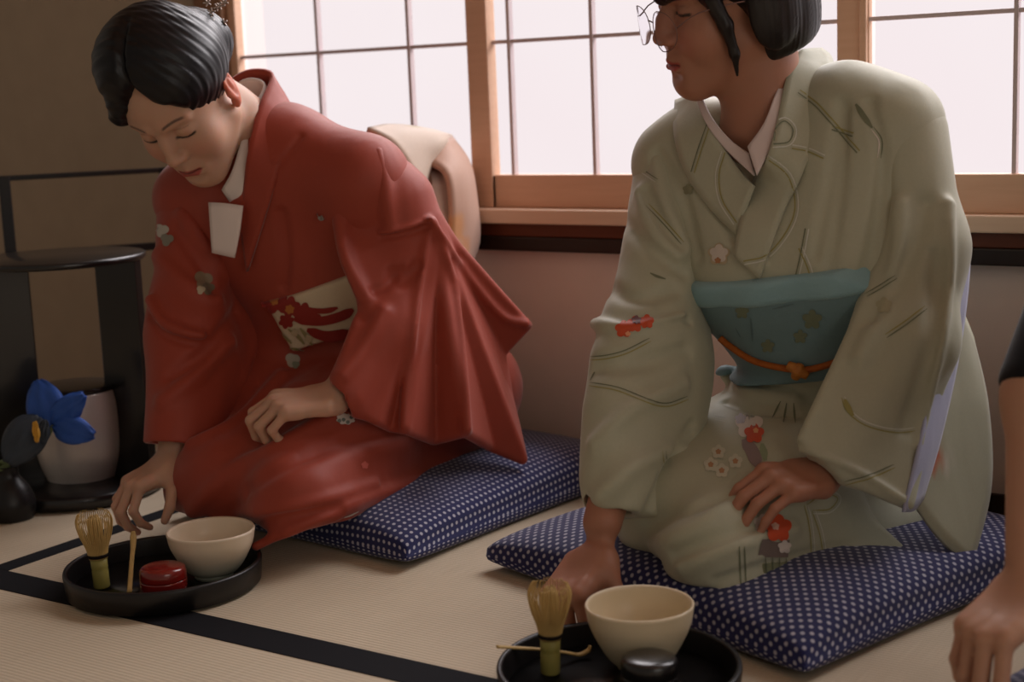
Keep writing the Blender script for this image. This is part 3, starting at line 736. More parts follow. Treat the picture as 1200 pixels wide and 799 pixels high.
def paint_face(v, c, R, t, sc=1.0, shut=True):
    paint_ear_red_glow(v, c, R, t, sc)
    q = ((v-t) @ R)/sc; fr = (np.abs(q[:, 0]) < .07) & (q[:, 1] > .05) & (np.abs(q[:, 2]) < .12)
    i = np.where(fr)[0]; p = q[i]; cc = c[i]
    def put(m, col): 
        nonlocal cc
        cc = cc*(1-m[:, None])+np.array(col)*m[:, None]
    for s in (-1, 1):
        put(np.exp(-(((p[:, 0]-s*.040)/.020)**2+((p[:, 2]+.030)/.020)**2))*.30, srgb(206, 128, 112))     # blush
    a = np.abs(p[:, 0])
    lipc = np.where(p[:, 2] > -.0665, -.0605-.0045*(a/.022)+.0012*np.cos(a*300), -.0768+.0088*(a/.022)**2)
    m = np.where(p[:, 2] > -.0665, sstep(lipc+.0015-p[:, 2], -.001, .001), sstep(p[:, 2]-lipc, -.001, .001))*(1-sstep(a, .020, .0235))*(p[:, 1] > .078)
    put(m*.9, LIP)
    put((1-sstep(np.abs(p[:, 2]+.0665+.0006*np.cos(a*200)), .0006, .0016))*(1-sstep(a, .019, .022))*.75, srgb(70, 30, 28))
    bz = .0285+.0045*np.sin((a-.014)/.036*math.pi*.8)
    put((1-sstep(np.abs(p[:, 2]-bz), .0012, .0032))*sstep(a, .012, .018)*(1-sstep(a, .046, .053))*.8, BROW)
    lz = -.0005-.0035*np.cos((a-.032)/.017*1.35) if shut else .004-.002*np.cos((a-.032)/.017*1.35)
    put((1-sstep(np.abs(p[:, 2]-lz), .0013, .0028))*sstep(a, .014, .017)*(1-sstep(a, .047, .050))*.95, srgb(24, 18, 20))
    uz = .0125+.002*np.cos((a-.032)/.017*1.3)
    put((1-sstep(np.abs(p[:, 2]-uz), .0004, .0013))*sstep(a, .017, .020)*(1-sstep(a, .044, .048))*.45, srgb(120, 78, 64))
    c[i] = cc
def paint_ear_red_glow(v, c, R, t, sc):  # natural redness plus the backlit glow, painted into the ear colour
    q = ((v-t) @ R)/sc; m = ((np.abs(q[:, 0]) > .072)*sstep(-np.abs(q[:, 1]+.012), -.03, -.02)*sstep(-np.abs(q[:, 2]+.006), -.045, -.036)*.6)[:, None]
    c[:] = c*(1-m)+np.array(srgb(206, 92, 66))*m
def hand(S, wrist, fdir, back, thumb_side, curls, spread=1.0, sc=1.0, thumb=((.55, .62, -.40), (.35, .85, -.35), (.1, .9, -.4)), palm_bend=0.0):
    """palm, four jointed fingers and a thumb.  fdir: towards the fingers, back: out of the back of the hand,
    thumb_side: +1 when the thumb is on the side of fdir x back.  curls: three bend angles (deg) for each finger, index first"""
    y = np.array(fdir, float); y /= np.linalg.norm(y); z = np.array(back, float); z -= y*(z @ y); z /= np.linalg.norm(z); x = np.cross(y, z)*thumb_side
    S.frame(np.stack([x, y, z], 1), wrist, sc)
    tips = []
    S.ell((.004, .012, -.001), (.027, .030, .0165), k=.018)
    S.box((0, .050, 0), (.038, .042, .0125), rd=.0115, k=.018)
    S.ell((.024, .034, -.010), (.016, .030, .013), k=.014)                   # ball of the thumb
    base = [(.0285, .088, .001), (.0095, .094, .003), (-.0100, .090, .002), (-.0280, .082, -.001)]
    seg = [(.043, .026, .021), (.047, .030, .022), (.043, .028, .021), (.034, .021, .019)]
    rad = [.0086, .0090, .0085, .0075]; fan = [5, 1, -4, -10]
    for f in range(4):
        p = np.array(base[f]); a = 0; r = rad[f]; fx = math.radians(fan[f]*spread)
        pts = [p-np.array([0, .016, .001]), p]
        for j in range(3):
            a += math.radians(curls[f][j]); L = seg[f][j]
            p = p+L*np.array([math.sin(fx)*math.cos(a), math.cos(fx)*math.cos(a), -math.sin(a)]); pts.append(p)
        S.cap(pts[0], pts[1], r*1.12, r*1.10, k=.010)
        S.ell(pts[1]+np.array([0, 0, .0015]), (r*1.05, r*1.25, r*1.05), k=.006)  # knuckle
        S.cap(pts[1], pts[2], r*1.06, r*.96, k=.0035); S.cap(pts[2], pts[3], r*.98, r*.88, k=.0025); S.cap(pts[3], pts[4], r*.88, r*.72, k=.0025)
        tips.append((S.w(pts[4]), S.R @ np.array([0, math.sin(a)*1.0, math.cos(a)]), r*sc))
    p = np.array((.030, .030, -.008)); pts = [np.array((.018, .014, -.006)), p]
    for d, L in zip(thumb, (.036, .031, .024)):
        d = np.array(d); d = d/np.linalg.norm(d); p = p+d*L; pts.append(p)
    S.cap(pts[0], pts[1], .0125, .0125, k=.014); S.cap(pts[1], pts[2], .0122, .0102, k=.012); S.cap(pts[2], pts[3], .0102, .0092, k=.003); S.cap(pts[3], pts[4], .0094, .0072, k=.003)
    S.frame(); return tips
def paint_nails(v, c, tips):
    for p, n, r in tips:
        q = p+n*r*.5; i = near(v, q[None], .02)
        if len(i):
            d = np.linalg.norm((v[i]-q)*1.0, axis=1); m = (1-sstep(d, r*.55, r*.8))[:, None]*.55
            c[i] = c[i]*(1-m)+np.array(srgb(226, 176, 164))*m
class Deco:
    """threads and blossoms woven into a cloth: thin patches lying on it, joined into the cloth's own mesh"""
    def __init__(s, S): s.S = S; s.v = []; s.q = []; s.c = []; s.n = 0
    def _add(s, v, q, col):
        s.v.append(v); s.q.append(np.asarray(q)+s.n); s.c.append(np.tile(np.array(col, F32), (len(v), 1))); s.n += len(v)
    def line(s, uv, w, col, off=0.0, lift=.0008, step=3.0, taper=True):
        uv = spline(np.asarray(uv, float), 8); L = np.concatenate([[0], np.cumsum(np.linalg.norm(np.diff(uv, axis=0), axis=1))]); n = max(4, int(L[-1]/step))
        t = np.linspace(0, L[-1], n); uv = np.stack([np.interp(t, L, uv[:, i]) for i in (0, 1)], 1)
        if off:
            d = np.gradient(uv, axis=0); d /= np.linalg.norm(d, axis=1)[:, None]+1e-9; uv = uv+np.stack([-d[:, 1], d[:, 0]], 1)*off
        p = s.S.trace(uv); e = np.abs(s.S.ev(p.astype(F32))); g = s.S.grad(p); T = np.gradient(p, axis=0); T /= np.linalg.norm(T, axis=1)[:, None]+1e-9
        ok = (e < .003); J = np.linalg.norm(np.diff(p, axis=0), axis=1); sd = np.cross(g, T); ww = np.full(n, w)
        if taper: ww = w*np.minimum(1, .35+np.minimum(np.arange(n), np.arange(n)[::-1])*.25)
        a = p+sd*ww[:, None]+g*lift; b = p-sd*ww[:, None]+g*lift
        q = [(2*i, 2*i+2, 2*i+3, 2*i+1) for i in range(n-1) if ok[i] and ok[i+1] and J[i] < .025]
        if q: s._add(np.stack([a, b], 1).reshape(-1, 3), q, col)
    def rope(s, uv, cols, w=.00085, gap=2.0):
        s.line(uv, w, cols[0], -gap); s.line(uv, w, cols[1], gap)
    def blossom(s, u, w, r, col, lobes=5, amp=.28, lift=.0012, rot=.3, sq=1.0):
        p0 = s.S.trace([(u, w)])[0]; d = (p0-CC) @ CR[2]; rp = r*FOC/d; na, nr = 40, 4; uv = []
        for j in range(nr+1):
            for i in range(na):
                a = 2*math.pi*i/na; rr = rp*(j/nr)*(1-amp+amp*abs(math.cos(lobes*.5*(a+rot)))) if lobes else rp*j/nr
                uv.append((u+rr*math.cos(a), w+rr*math.sin(a)*sq))
        p = s.S.trace(uv); g = s.S.grad(p); far = np.linalg.norm(p-p0, axis=1) > r*2.2; p = p+g*lift; p[far] = p0
        s._add(p, [(j*na+i, j*na+(i+1) % na, (j+1)*na+(i+1) % na, (j+1)*na+i) for j in range(nr) for i in range(na)], col)
def cloth_obj(name, S, h, m, parent, base, painter=None, it=1, lo=None, hi=None, deco=None):
    v, q = S.mesh(h, lo, hi); v = relax(v, q, it, .45)
    c = np.tile(np.array(base, F32), (len(v), 1))
    if painter: painter(v, c, q)
    if deco is not None and deco.n:
        q = np.concatenate([q]+[x+len(v) for x in deco.q]); v = np.concatenate([v]+deco.v); c = np.concatenate([c]+deco.c)
    me = np_mesh(name, v, q, c); o = link(name, me, m, None)
    if parent is not None: o.parent = parent
    return o
def fold_noise(amp, sx, seed=0):
    def fn(p):
        return F32(amp)*(np.sin(p[:, 0]*sx+seed+2*np.sin(p[:, 2]*sx*.31+seed))*np.cos(p[:, 1]*sx*.8+seed*2+1.5*np.sin(p[:, 2]*sx*.22)))
    return fn

from mathutils.bvhtree import BVHTree
def add_quads(o, v2, q2, c2):
    me = o.data; n = len(me.vertices); v = np.empty(n*3, F32); me.vertices.foreach_get('co', v); v = v.reshape(-1, 3)
    q = np.empty(len(me.loops), np.int32); me.loops.foreach_get('vertex_index', q); q = q.reshape(-1, 4)
    c = np.empty(n*4, F32); me.color_attributes['Col'].data.foreach_get('color', c); c = c.reshape(-1, 4)[:, :3]
    m2 = np_mesh(me.name, np.concatenate([v, v2]), np.concatenate([q, np.asarray(q2)+n]), np.concatenate([c, c2])); m2.materials.append(me.materials[0])
    m2.polygons.foreach_set('use_smooth', np.ones(len(m2.polygons), bool)); o.data = m2; bpy.data.meshes.remove(me)
def pattern_over(objs, lines, w=.0009, gap=2.0, lift=.0009):
    """double threads that run on over the robe and its collar; every piece joins the cloth it lies on"""
    bv = []
    for o in objs:
        n = len(o.data.vertices); v = np.empty(n*3, F32); o.data.vertices.foreach_get('co', v)
        q = np.empty(len(o.data.loops), np.int32); o.data.loops.foreach_get('vertex_index', q)
        bv.append(BVHTree.FromPolygons(v.reshape(-1, 3).tolist(), q.reshape(-1, 4).tolist()))
    out = [[[], [], [], 0] for _ in objs]
    for uv, cols in lines:
        uv = spline(np.asarray(uv, float), 8); L = np.concatenate([[0], np.cumsum(np.linalg.norm(np.diff(uv, axis=0), axis=1))]); n = max(4, int(L[-1]/3))
        t = np.linspace(0, L[-1], n); uv = np.stack([np.interp(t, L, uv[:, i]) for i in (0, 1)], 1); d = np.gradient(uv, axis=0); d /= np.linalg.norm(d, axis=1)[:, None]; nn = np.stack([-d[:, 1], d[:, 0]], 1)
        for sg, col in ((-1, cols[0]), (1, cols[1])):
            pts = uv+nn*gap*sg; prev = None
            for k in range(n):
                dr = P(pts[k, 0], pts[k, 1], 1)-CC; best = None
                for bi, b in enumerate(bv):
                    h = b.ray_cast(Vector(CC.tolist()), Vector(dr.tolist()))
                    if h[0] is not None and (best is None or h[3] < best[2]): best = (np.array(h[0]), np.array(h[1]), h[3], bi)
                if best is None: prev = None; continue
                p, nr, _, bi = best; nr = -nr if nr @ dr > 0 else nr; p = p+nr*lift
                dk = P(pts[k, 0]+d[k, 0], pts[k, 1]+d[k, 1], 1)-P(pts[k, 0], pts[k, 1], 1); sd = np.cross(nr, dk); sd /= np.linalg.norm(sd)+1e-9
                cur = (p+sd*w, p-sd*w, bi)
                if prev is not None and prev[2] == bi and np.linalg.norm(prev[0]-cur[0]) < .02:
                    e = out[bi]; e[0] += [prev[0], cur[0], cur[1], prev[1]]; e[1].append([e[3], e[3]+1, e[3]+2, e[3]+3]); e[2] += [col]*4; e[3] += 4
                prev = cur
    for o, e in zip(objs, out):
        if e[3]: add_quads(o, np.array(e[0], F32), np.array(e[1]), np.array(e[2], F32))
# ================================================================== the woman in red
M['red_silk'] = mat('red_silk', (1, 1, 1), .55, .32, sheen=.25, attr=True, noise=.06, nscale=260, bump=.12, bscale=900, wr=.22)
M['white_silk'] = mat('white_silk', (1, 1, 1), .7, .25, sheen=.3, attr=True, noise=.03, bump=.08, bscale=700)
M['obi_silk'] = mat('obi_brocade', (1, 1, 1), .55, .35, sheen=.2, attr=True, noise=.06, nscale=300, bump=.2, bscale=700)
M['paper_white'] = mat('white_paper', srgb(232, 218, 212), .85, .1, noise=.02)
RED = srgb(156, 64, 46)
HL_R = np.array([[0.9818, 0.1847, 0.0439], [0.1589, -0.6728, -0.7225], [0.1039, -0.7164, 0.6899]]); HL_t = np.array([-1.7417, 1.7016, 0.7089]); HL_s = 1.03
# -------- skeleton points (photo position and distance)
nk = P(296, 158, 2.44); shL = P(425, 212, 2.40); shR = P(228, 232, 2.53); wstL = P(450, 365, 2.50); wstR = P(355, 385, 2.62)
hip = P(500, 455, 2.66); elL = P(486, 300, 2.43); wrL = P(392, 468, 2.315); elR = P(222, 385, 2.47); wrR = P(203, 540, 2.405)
# -------- body
B = Sculpt(); head(B, HL_R, HL_t, HL_s); B.frame()
hc = HL_t+HL_R @ np.array([0, -.045, -.045])
B.chain([hc, (hc+nk)/2+np.array([0, .006, .0]), nk, P(335, 215, 2.50)], [.044, .040, .044, .065], k=.03)
B.cap(shL, shR, .042, .042, k=.05); B.chain([P(350, 240, 2.51), P(410, 370, 2.59), hip], [.065, .065, .09], k=.05)
B.chain([shL, elL, wrL], [.036, .030, .024], k=.03); B.chain([shR, elR, wrR], [.040, .034, .026], k=.03)
for s, kn, ft in ((1, P(345, 558, 2.37), P(545, 512, 2.72)), (-1, P(250, 560, 2.46), P(480, 500, 2.80))):
    B.chain([hip, kn], [.07, .045], k=.05); B.chain([kn, ft], [.035, .03], k=.03)
fl_ = [(34, 62, 40), (38, 68, 42), (42, 72, 42), (46, 74, 42)]
tipsL = hand(B, wrL, P(318, 476, 2.285)-wrL, (.12, -.28, .95), 1, fl_, .7, .98)
tipsR = hand(B, wrR, P(140, 578, 2.345)-wrR, (.05, .35, .9), -1, [(46, 52, 30), (40, 52, 30), (34, 50, 30), (30, 48, 30)], .8, .90, thumb=((.70, .50, -.45), (.35, .65, -.65), (.0, .75, -.65)))
def body_paint(v, c, q):
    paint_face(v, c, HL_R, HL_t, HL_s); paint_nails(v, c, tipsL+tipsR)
red_woman = cloth_obj('person', B, .0022, M['skin'], None, SKIN, body_paint, 1)
tag(red_woman, 'woman in a red kimono kneeling with bowed head, reaching towards the tray', 'person')
# -------- hair
H = Sculpt(); H.frame(HL_R, HL_t, HL_s)
H.ell((0, -.014, .050), (.084, .094, .094), k=.02)
H.ell((-.010, .004, .100), (.074, .080, .058), k=.03)
H.ell((-.040, .016, .062), (.037, .060, .052), k=.03)
H.chain([(-.050, .070, .060), (-.070, .062, .040), (-.076, .054, .032)], [.015, .011, .004], k=.02)
H.ell((.040, .004, .062), (.048, .078, .052), k=.03)
H.ell((.006, -.088, .028), (.060, .046, .056), k=.02)
H.ell((0, .098, -.030), (.066, .060, .092), k=.012, mode='s')                # the face stays free
H.ell((.000, .108, .046), (.026, .048, .056), k=.016, mode='s'); H.ell((.026, .100, .026), (.040, .042, .038), k=.014, mode='s'); H.ell((-.022, .104, .026), (.036, .042, .036), k=.014, mode='s')
H.half((0, 0, -.016), (0, .35, -1), k=.01)
def ridge_hair(p):
    q = ((p-HL_t) @ HL_R)/HL_s; x, y, z = q[:, 0]-.002, q[:, 1], q[:, 2]
    a = np.arctan2(z-.03, x); 
    part = .010*np.exp(-(x/.007)**2)*sstep(y, -.03, .03)*(z > .03)
    return (-.0006*np.sin(y*300+7*a+9*np.sin(a*1.7+1))-.0004*np.sin(y*560+13*a+4*np.sin(z*40))+part).astype(F32)
H.frame(); H.warp(ridge_hair)
hair = cloth_obj('hair', H, .0022, M['hair'], red_woman, (0, 0, 0), None, 1)
def hl(x, y, z): return HL_R @ (np.array([x, y, z])*HL_s)+HL_t
its = []; rnd = random.Random(5)
pc = H.trace([(251, 16)])[0]-CR[2]*.006
for k in range(9):
    a = pc+np.array([rnd.uniform(-.012, .02), rnd.uniform(-.015, .015), rnd.uniform(-.02, .018)])
    for j in range(5):
        an = 2*math.pi*j/5+k; d = (CR[0]*math.cos(an)-CR[1]*math.sin(an))*.0065-CR[2]*.002
        its.append(([a, a+d*.6, a+d], [.0010, .0016, .0013]))
o = tubes('hair_ornament', its, mat('pale_metal', srgb(190, 176, 168), .35, .5, metal=.6), hair, n=6, sub=3); o['label'] = 'pale hairpin of small metal flowers'
# -------- robe: torso, lap and folded legs
K = Sculpt()
K.chain([P(335, 196, 2.47), P(405, 300, 2.54), P(440, 400, 2.58)], [.088, .112, .118], k=.05)
K.chain([P(292, 245, 2.50), P(345, 340, 2.56)], [.088, .088], k=.07)
K.cap(shL, P(455, 300, 2.47), .058, .072, k=.06); K.cap(shR, P(285, 300, 2.57), .056, .07, k=.06)
K.chain([nk+np.array([.035, .03, -.02]), shL], [.045, .056], k=.09); K.chain([nk+np.array([-.045, .01, -.02]), shR], [.04, .055], k=.06)
K.ell(hip, (.175, .16, .125), k=.06)
kL, kR = P(346, 580, 2.29), P(246, 570, 2.43)
K.chain([P(470, 465, 2.58), P(398, 518, 2.45), kL], [.118, .100, .076], k=.05)
K.chain([P(400, 470, 2.68), P(310, 520, 2.56), kR], [.105, .090, .074], k=.05)
K.cap(P(395, 500, 2.52), P(270, 560, 2.38), .09, .075, k=.06)                  # cloth stretched over the lap
K.chain([kL+np.array([.02, .05, -.045]), P(555, 545, 2.74)], [.058, .065], k=.04); K.chain([kR+np.array([0, .05, -.04]), P(480, 520, 2.86)], [.05, .06], k=.04)
K.slab([P(340, 640, 2.24), P(440, 592, 2.38), P(530, 552, 2.56), P(480, 520, 2.50)], .010, k=.03)
K.cap(P(352, 400, 2.62), P(318, 470, 2.57), .085, .085, k=.06)
K.ell(P(556, 536, 2.72), (.05, .07, .032), k=.02)                             # hem behind her heels
K.half((0, 0, .062), (0, 0, -1), k=.01); K.half((0, 2.325, 0), (0, 1, 0), k=.01)
K.warp(fold_noise(.0025, 26, 1.0))
for uv, r, k in (([(225, 600), (262, 560), (330, 520), (420, 470)], (.004, .010), .03), ([(300, 640), (360, 612), (440, 580), (505, 560)], (.007, .003), .02),
                 ([(232, 622), (290, 600), (360, 590), (440, 566)], (.005, .002), .02), ([(225, 520), (280, 490), (330, 440)], (.006, .003), .03)): K.ridge(uv, r, k)
for uv, r, k in (([(288, 575), (330, 548), (400, 520), (480, 505)], (.002, .004), .03), ([(300, 655), (380, 620), (450, 592)], (.003, .002), .012), ([(250, 640), (310, 612), (400, 596)], (.002, .002), .02),
                 ([(330, 250), (335, 300), (332, 335)], (.003, .003), .02), ([(352, 160), (320, 205), (296, 262)], .002, .012)): K.ridge(uv, r, k, .0, 's')
KB = K
D = Deco(K); g = srgb(216, 204, 194)
D.blossom(405, 491, .0155, g, 8, .22, sq=.6); 
for dx, dy in ((-3, 1), (6, -2), (-8, 2), (2, 4)): D.blossom(405+dx, 491+dy, .003, srgb(120, 128, 120), 0, lift=.002)
D.blossom(343, 422, .013, srgb(176, 168, 152), 3); D.blossom(347, 428, .007, srgb(130, 136, 116), 3, lift=.002)
for u, w in ((427, 545), (310, 500)): D.blossom(u, w, .006, srgb(190, 92, 80))
D.line([(403, 606), (412, 603), (420, 599)], .004, g); D.line([(484, 574), (492, 570), (499, 566)], .004, g)
robe = cloth_obj('kimono', K, .0030, M['red_silk'], red_woman, RED, None, 1, deco=D)
# -------- collar, under-collar, kerchief paper
def band(name, ea, eb, thick, m, parent, col, S=None, off=.004, nu=6, mids=0):
    """a strip between two edges; (u, v) points lie on the cloth S, (u, v, d) points hang free"""
    def ed(e):
        out = []
        for q in e:
            if len(q) == 3: out.append(P(*q))
            else:
                p = S.trace([q])[0]; out.append(p+S.grad(p[None])[0]*off)
        return np.array(out)
    a, b = ed(ea), ed(eb); rows = [a]
    for i in range(1, mids+1):
        t = i/(mids+1); r = a*(1-t)+b*t
        if S is not None:
            e = S.ev(r.astype(F32)); g = S.grad(r); r = r+g*np.maximum(off-e, 0)[:, None]
        rows.append(r)
    rows.append(b)
    o = sheet(name, rows, thick, m, None, nu, 3); o.parent = parent
    at = o.data.color_attributes.new('Col', 'FLOAT_COLOR', 'POINT'); at.data.foreach_set('color', np.tile(np.array([*col, 1], F32), len(o.data.vertices)))
    return o
WHT = srgb(226, 214, 208)
col_in = [(262, 98, 2.50), (290, 82, 2.49), (318, 86, 2.47), (304, 122, 2.41), (292, 170, 2.37), (287, 215, 2.39), (282, 262, 2.42)]
col_out = [(262, 128, 2.52), (300, 118, 2.52), (346, 134, 2.47), (338, 160, 2.385), (326, 205, 2.375), (308, 262, 2.40), (290, 318, 2.44)]
collar = band('collar', col_in, col_out, .007, M['red_silk'], red_woman, RED, mids=1)
col2 = band('collar', [(238, 205, 2.44), (256, 232, 2.43), (272, 262, 2.445)], [(216, 222, 2.47), (236, 258, 2.46), (264, 300, 2.47)], .006, M['red_silk'], red_woman, RED, mids=1)
uc = band('under_collar', [(266, 108, 2.485), (288, 92, 2.478), (309, 98, 2.462), (296, 128, 2.415), (283, 165, 2.385), (272, 200, 2.385), (260, 222, 2.40)],
          [(268, 130, 2.50), (296, 122, 2.50), (326, 120, 2.47), (314, 150, 2.41), (301, 190, 2.385), (289, 225, 2.395), (276, 246, 2.41)], .004, M['white_silk'], red_woman, WHT, mids=1)
uc2 = band('under_collar', [(245, 204, 2.44), (256, 216, 2.425), (268, 232, 2.42)], [(240, 212, 2.445), (254, 226, 2.43), (268, 244, 2.425)], .004, M['white_silk'], red_woman, WHT, mids=0)
kp = sheet('folded_paper', [[P(245, 237, 2.405), P(263, 238, 2.392), P(285, 241, 2.385)], [P(247, 268, 2.410), P(263, 270, 2.400), P(281, 272, 2.393)], [P(249, 296, 2.42), P(262, 299, 2.412), P(275, 302, 2.405)]], .004, M['paper_white'], None, 4, 4)
tag(kp, 'folded white paper tucked into the red kimono front', 'paper')
# -------- obi
O = Sculpt(); O.other(K, .010, 0, 'u'); O.ops[-1] = ('u', O.ops[-1][1], 0, K.ops[1][3], 1e3)
ax = P(345, 215, 2.48)-P(455, 430, 2.60); ax /= np.linalg.norm(ax); ob0 = P(372, 408, 2.45); ob1 = P(352, 340, 2.45)
O.half(ob1, ax, k=.006); O.half(ob0, -ax, k=.006)
ob_c = P(425, 372, 2.57)
O.ell(ob_c, (.22, .22, .22), k=.004, mode='i'); O.half(P(318, 372, 2.45), -CR[0]*.9+CR[1]*.45, k=.006)
D = Deco(O); r1, r2, gr, cr = srgb(142, 40, 32), srgb(168, 66, 42), srgb(146, 136, 92), srgb(190, 172, 138)
for u, w, r, col in ((322, 352, .022, r1), (340, 360, .018, r1), (356, 366, .017, r1), (368, 372, .012, r1), (312, 348, .014, r2), (336, 376, .013, r1), (330, 342, .012, r2)): D.blossom(u, w, r, col, 6, .3, lift=.0012)
D.line([(345, 374), (375, 376), (400, 370), (414, 362)], .0085, r1, lift=.0014); D.line([(360, 386), (385, 394), (414, 388)], .010, r1, lift=.0014); D.line([(350, 362), (380, 364), (396, 360)], .005, r1, lift=.0016)
for u, w in ((322, 352), (340, 362)): D.blossom(u, w, .008, srgb(180, 112, 52), 6, lift=.0018)
for uv in ([(338, 385), (350, 394), (357, 403)], [(352, 384), (360, 394), (366, 404)], [(328, 388), (342, 402)], [(322, 380), (332, 394)]): D.line(uv, .004, gr, lift=.0016)
for u, w in ((346, 389), (362, 396)): D.blossom(u, w, .007, cr, 4, lift=.002)
D.line([(340, 408), (370, 411), (400, 404)], .003, srgb(130, 120, 76), lift=.0012)
OBI = srgb(206, 188, 158)
obi = cloth_obj('obi', O, .003, M['obi_silk'], red_woman, OBI, None, 1, ob_c-.24, ob_c+.24, D)
DR = srgb(206, 186, 168)
# drum knot on her back
def vpaint(o, base, items):
    me = o.data; n = len(me.vertices); v = np.empty(n*3, F32); me.vertices.foreach_get('co', v); v = v.reshape(-1, 3); c = np.tile(np.array(base, F32), (n, 1))
    for p, r, col in items: paint_spot(v, c, p, r, col, soft=.006)
    at = me.color_attributes.get('Col') or me.color_attributes.new('Col', 'FLOAT_COLOR', 'POINT'); cc = np.ones((n, 4), F32); cc[:, :3] = c; at.data.foreach_set('color', cc.ravel())
def panel(name, parent, m, col, pts_rows, thick, items=()):
    o = sheet(name, [[P(*q) for q in r] for r in pts_rows], thick, m, None, 5, 4); o.parent = parent; vpaint(o, col, items); return o
panel('obi_drum_knot', red_woman, M['obi_silk'], DR,
  [[(430, 152, 2.60), (462, 172, 2.58), (487, 214, 2.60), (492, 240, 2.62)], [(455, 148, 2.66), (482, 158, 2.63), (500, 186, 2.64), (503, 196, 2.66)], [(490, 151, 2.74), (506, 155, 2.70), (519, 166, 2.68), (512, 180, 2.68)], [(525, 160, 2.80), (527, 160, 2.79), (529, 162, 2.78), (528, 166, 2.77)]], .010,
  [(P(500, 152, 2.74), .018, srgb(160, 150, 80)), (P(485, 152, 2.68), .012, srgb(170, 150, 80))])
panel('obi_drum_knot', red_woman, M['obi_silk'], srgb(190, 152, 132),  # same cloth as the top panel; its shade is put into a browner colour
  [[(498, 190, 2.66), (522, 204, 2.64), (528, 245, 2.64), (527, 285, 2.65), (538, 310, 2.67)], [(521, 166, 2.70), (541, 198, 2.69), (547, 240, 2.69), (546, 280, 2.70), (545, 311, 2.70)], [(528, 161, 2.78), (549, 192, 2.78), (557, 235, 2.78), (560, 280, 2.78), (550, 312, 2.76)], [(524, 166, 2.86), (545, 198, 2.86), (553, 240, 2.86), (555, 280, 2.85), (545, 306, 2.83)]], .010,
  [(P(540, 268, 2.65), .028, srgb(206, 150, 104)), (P(545, 290, 2.69), .02, srgb(196, 140, 100))])
panel('obi_tail', red_woman, M['obi_silk'], srgb(226, 214, 206), [[(482, 184, 2.675), (503, 182, 2.68), (526, 190, 2.69)], [(508, 250, 2.665), (518, 250, 2.665), (530, 250, 2.68)], [(528, 300, 2.66), (535, 298, 2.665), (548, 306, 2.69)]], .008, [(P(503, 190, 2.675), .030, srgb(84, 58, 50)), (P(497, 218, 2.665), .008, srgb(90, 70, 60)), (P(521, 272, 2.665), .010, srgb(214, 80, 50))])  # big dark spot paints the shade inside the knot's opening
DK = Sculpt(); DK.ell(P(498, 240, 2.73), (.060, .075, .095), k=.02); DK.cap(P(478, 200, 2.70), P(505, 290, 2.72), .035, .035, k=.03); DK.half((0, 2.33, 0), (0, 1, 0), k=.01)
cloth_obj('obi_pad', DK, .004, M['obi_silk'], red_woman, srgb(150, 120, 104), None, 1)
panel('obi_tail', red_woman, M['obi_silk'], srgb(120, 100, 92), [[(530, 305, 2.66), (545, 312, 2.68), (556, 318, 2.70)], [(545, 325, 2.66), (560, 330, 2.68), (572, 336, 2.70)], [(560, 338, 2.66), (570, 341, 2.68), (582, 346, 2.70)]], .006)
# -------- sleeves
SR_ = Sculpt()
SR_.chain([shR+np.array([0, 0, .0]), elR+np.array([0, 0, -.0]), wrR+np.array([0, 0, .035])], [.062, .056, .038], k=.04)
SR_.slab([P(200, 345, 2.47), P(285, 330, 2.56), P(298, 385, 2.55), P(283, 440, 2.50), P(255, 496, 2.46), P(220, 530, 2.42), P(202, 530, 2.42), P(200, 440, 2.45)], .014, k=.05)
SR_.slab([P(204, 400, 2.46), P(250, 420, 2.48), P(232, 515, 2.43), P(204, 535, 2.41)], .024, k=.05)
SR_.half(wrR+np.array([0, 0, .028]), wrR-elR+np.array([0, 0, -.12]), k=.004)
SR_.cap(wrR+np.array([0, 0, .035]), wrR+np.array([-.01, -.02, -.05]), .034, .034, k=.004, mode='s')
SR_.warp(fold_noise(.003, 24, 2.0))
SR_.ridge([(178, 352), (190, 376), (212, 388), (236, 394)], (.008, .006), .015, .004)
SR_.ridge([(176, 372), (192, 392), (220, 402), (240, 402)], .004, .012, .0, 's')
for uv in ([(215, 250), (245, 290), (265, 320)], [(190, 470), (230, 440), (270, 400)], [(184, 300), (215, 330), (255, 350)]): SR_.ridge(uv, (.006, .003), .03)
for uv in ([(205, 270), (235, 310), (250, 340)], [(200, 440), (240, 412), (276, 365)]): SR_.ridge(uv, .003, .025, 0, 's')
D = Deco(SR_)
for u, w, r, col, l in ((190, 270, .012, srgb(186, 180, 168), .0012), (196, 281, .011, srgb(134, 130, 116), .0014), (238, 328, .016, srgb(140, 122, 98), .0012), (244, 338, .011, srgb(112, 100, 80), .0016), (235, 340, .007, srgb(186, 172, 146), .002)): D.blossom(u, w, r, col, 3, .35, l)
s1 = cloth_obj('sleeve', SR_, .0030, M['red_silk'], red_woman, RED, None, 1, deco=D)
SL_ = Sculpt()
SL_.chain([shL+np.array([.0, .0, .004]), P(462, 240, 2.415), P(486, 292, 2.42)], [.066, .056, .046], k=.05)
SL_.chain([P(486, 292, 2.42), P(455, 385, 2.375), P(408, 462, 2.318)], [.046, .040, .034], k=.05)
fan = [(506, 258, 2.405), (392, 232, 2.385), (405, 308, 2.345), (425, 364, 2.335), (397, 440, 2.300), (408, 474, 2.305), (440, 492, 2.325), (458, 500, 2.362), (476, 503, 2.345), (508, 514, 2.425), (545, 505, 2.395), (574, 522, 2.475), (612, 538, 2.495), (596, 465, 2.53), (588, 414, 2.545), (618, 381, 2.545)]
SL_.slab([P(*q) for q in fan], .0095, k=.022)
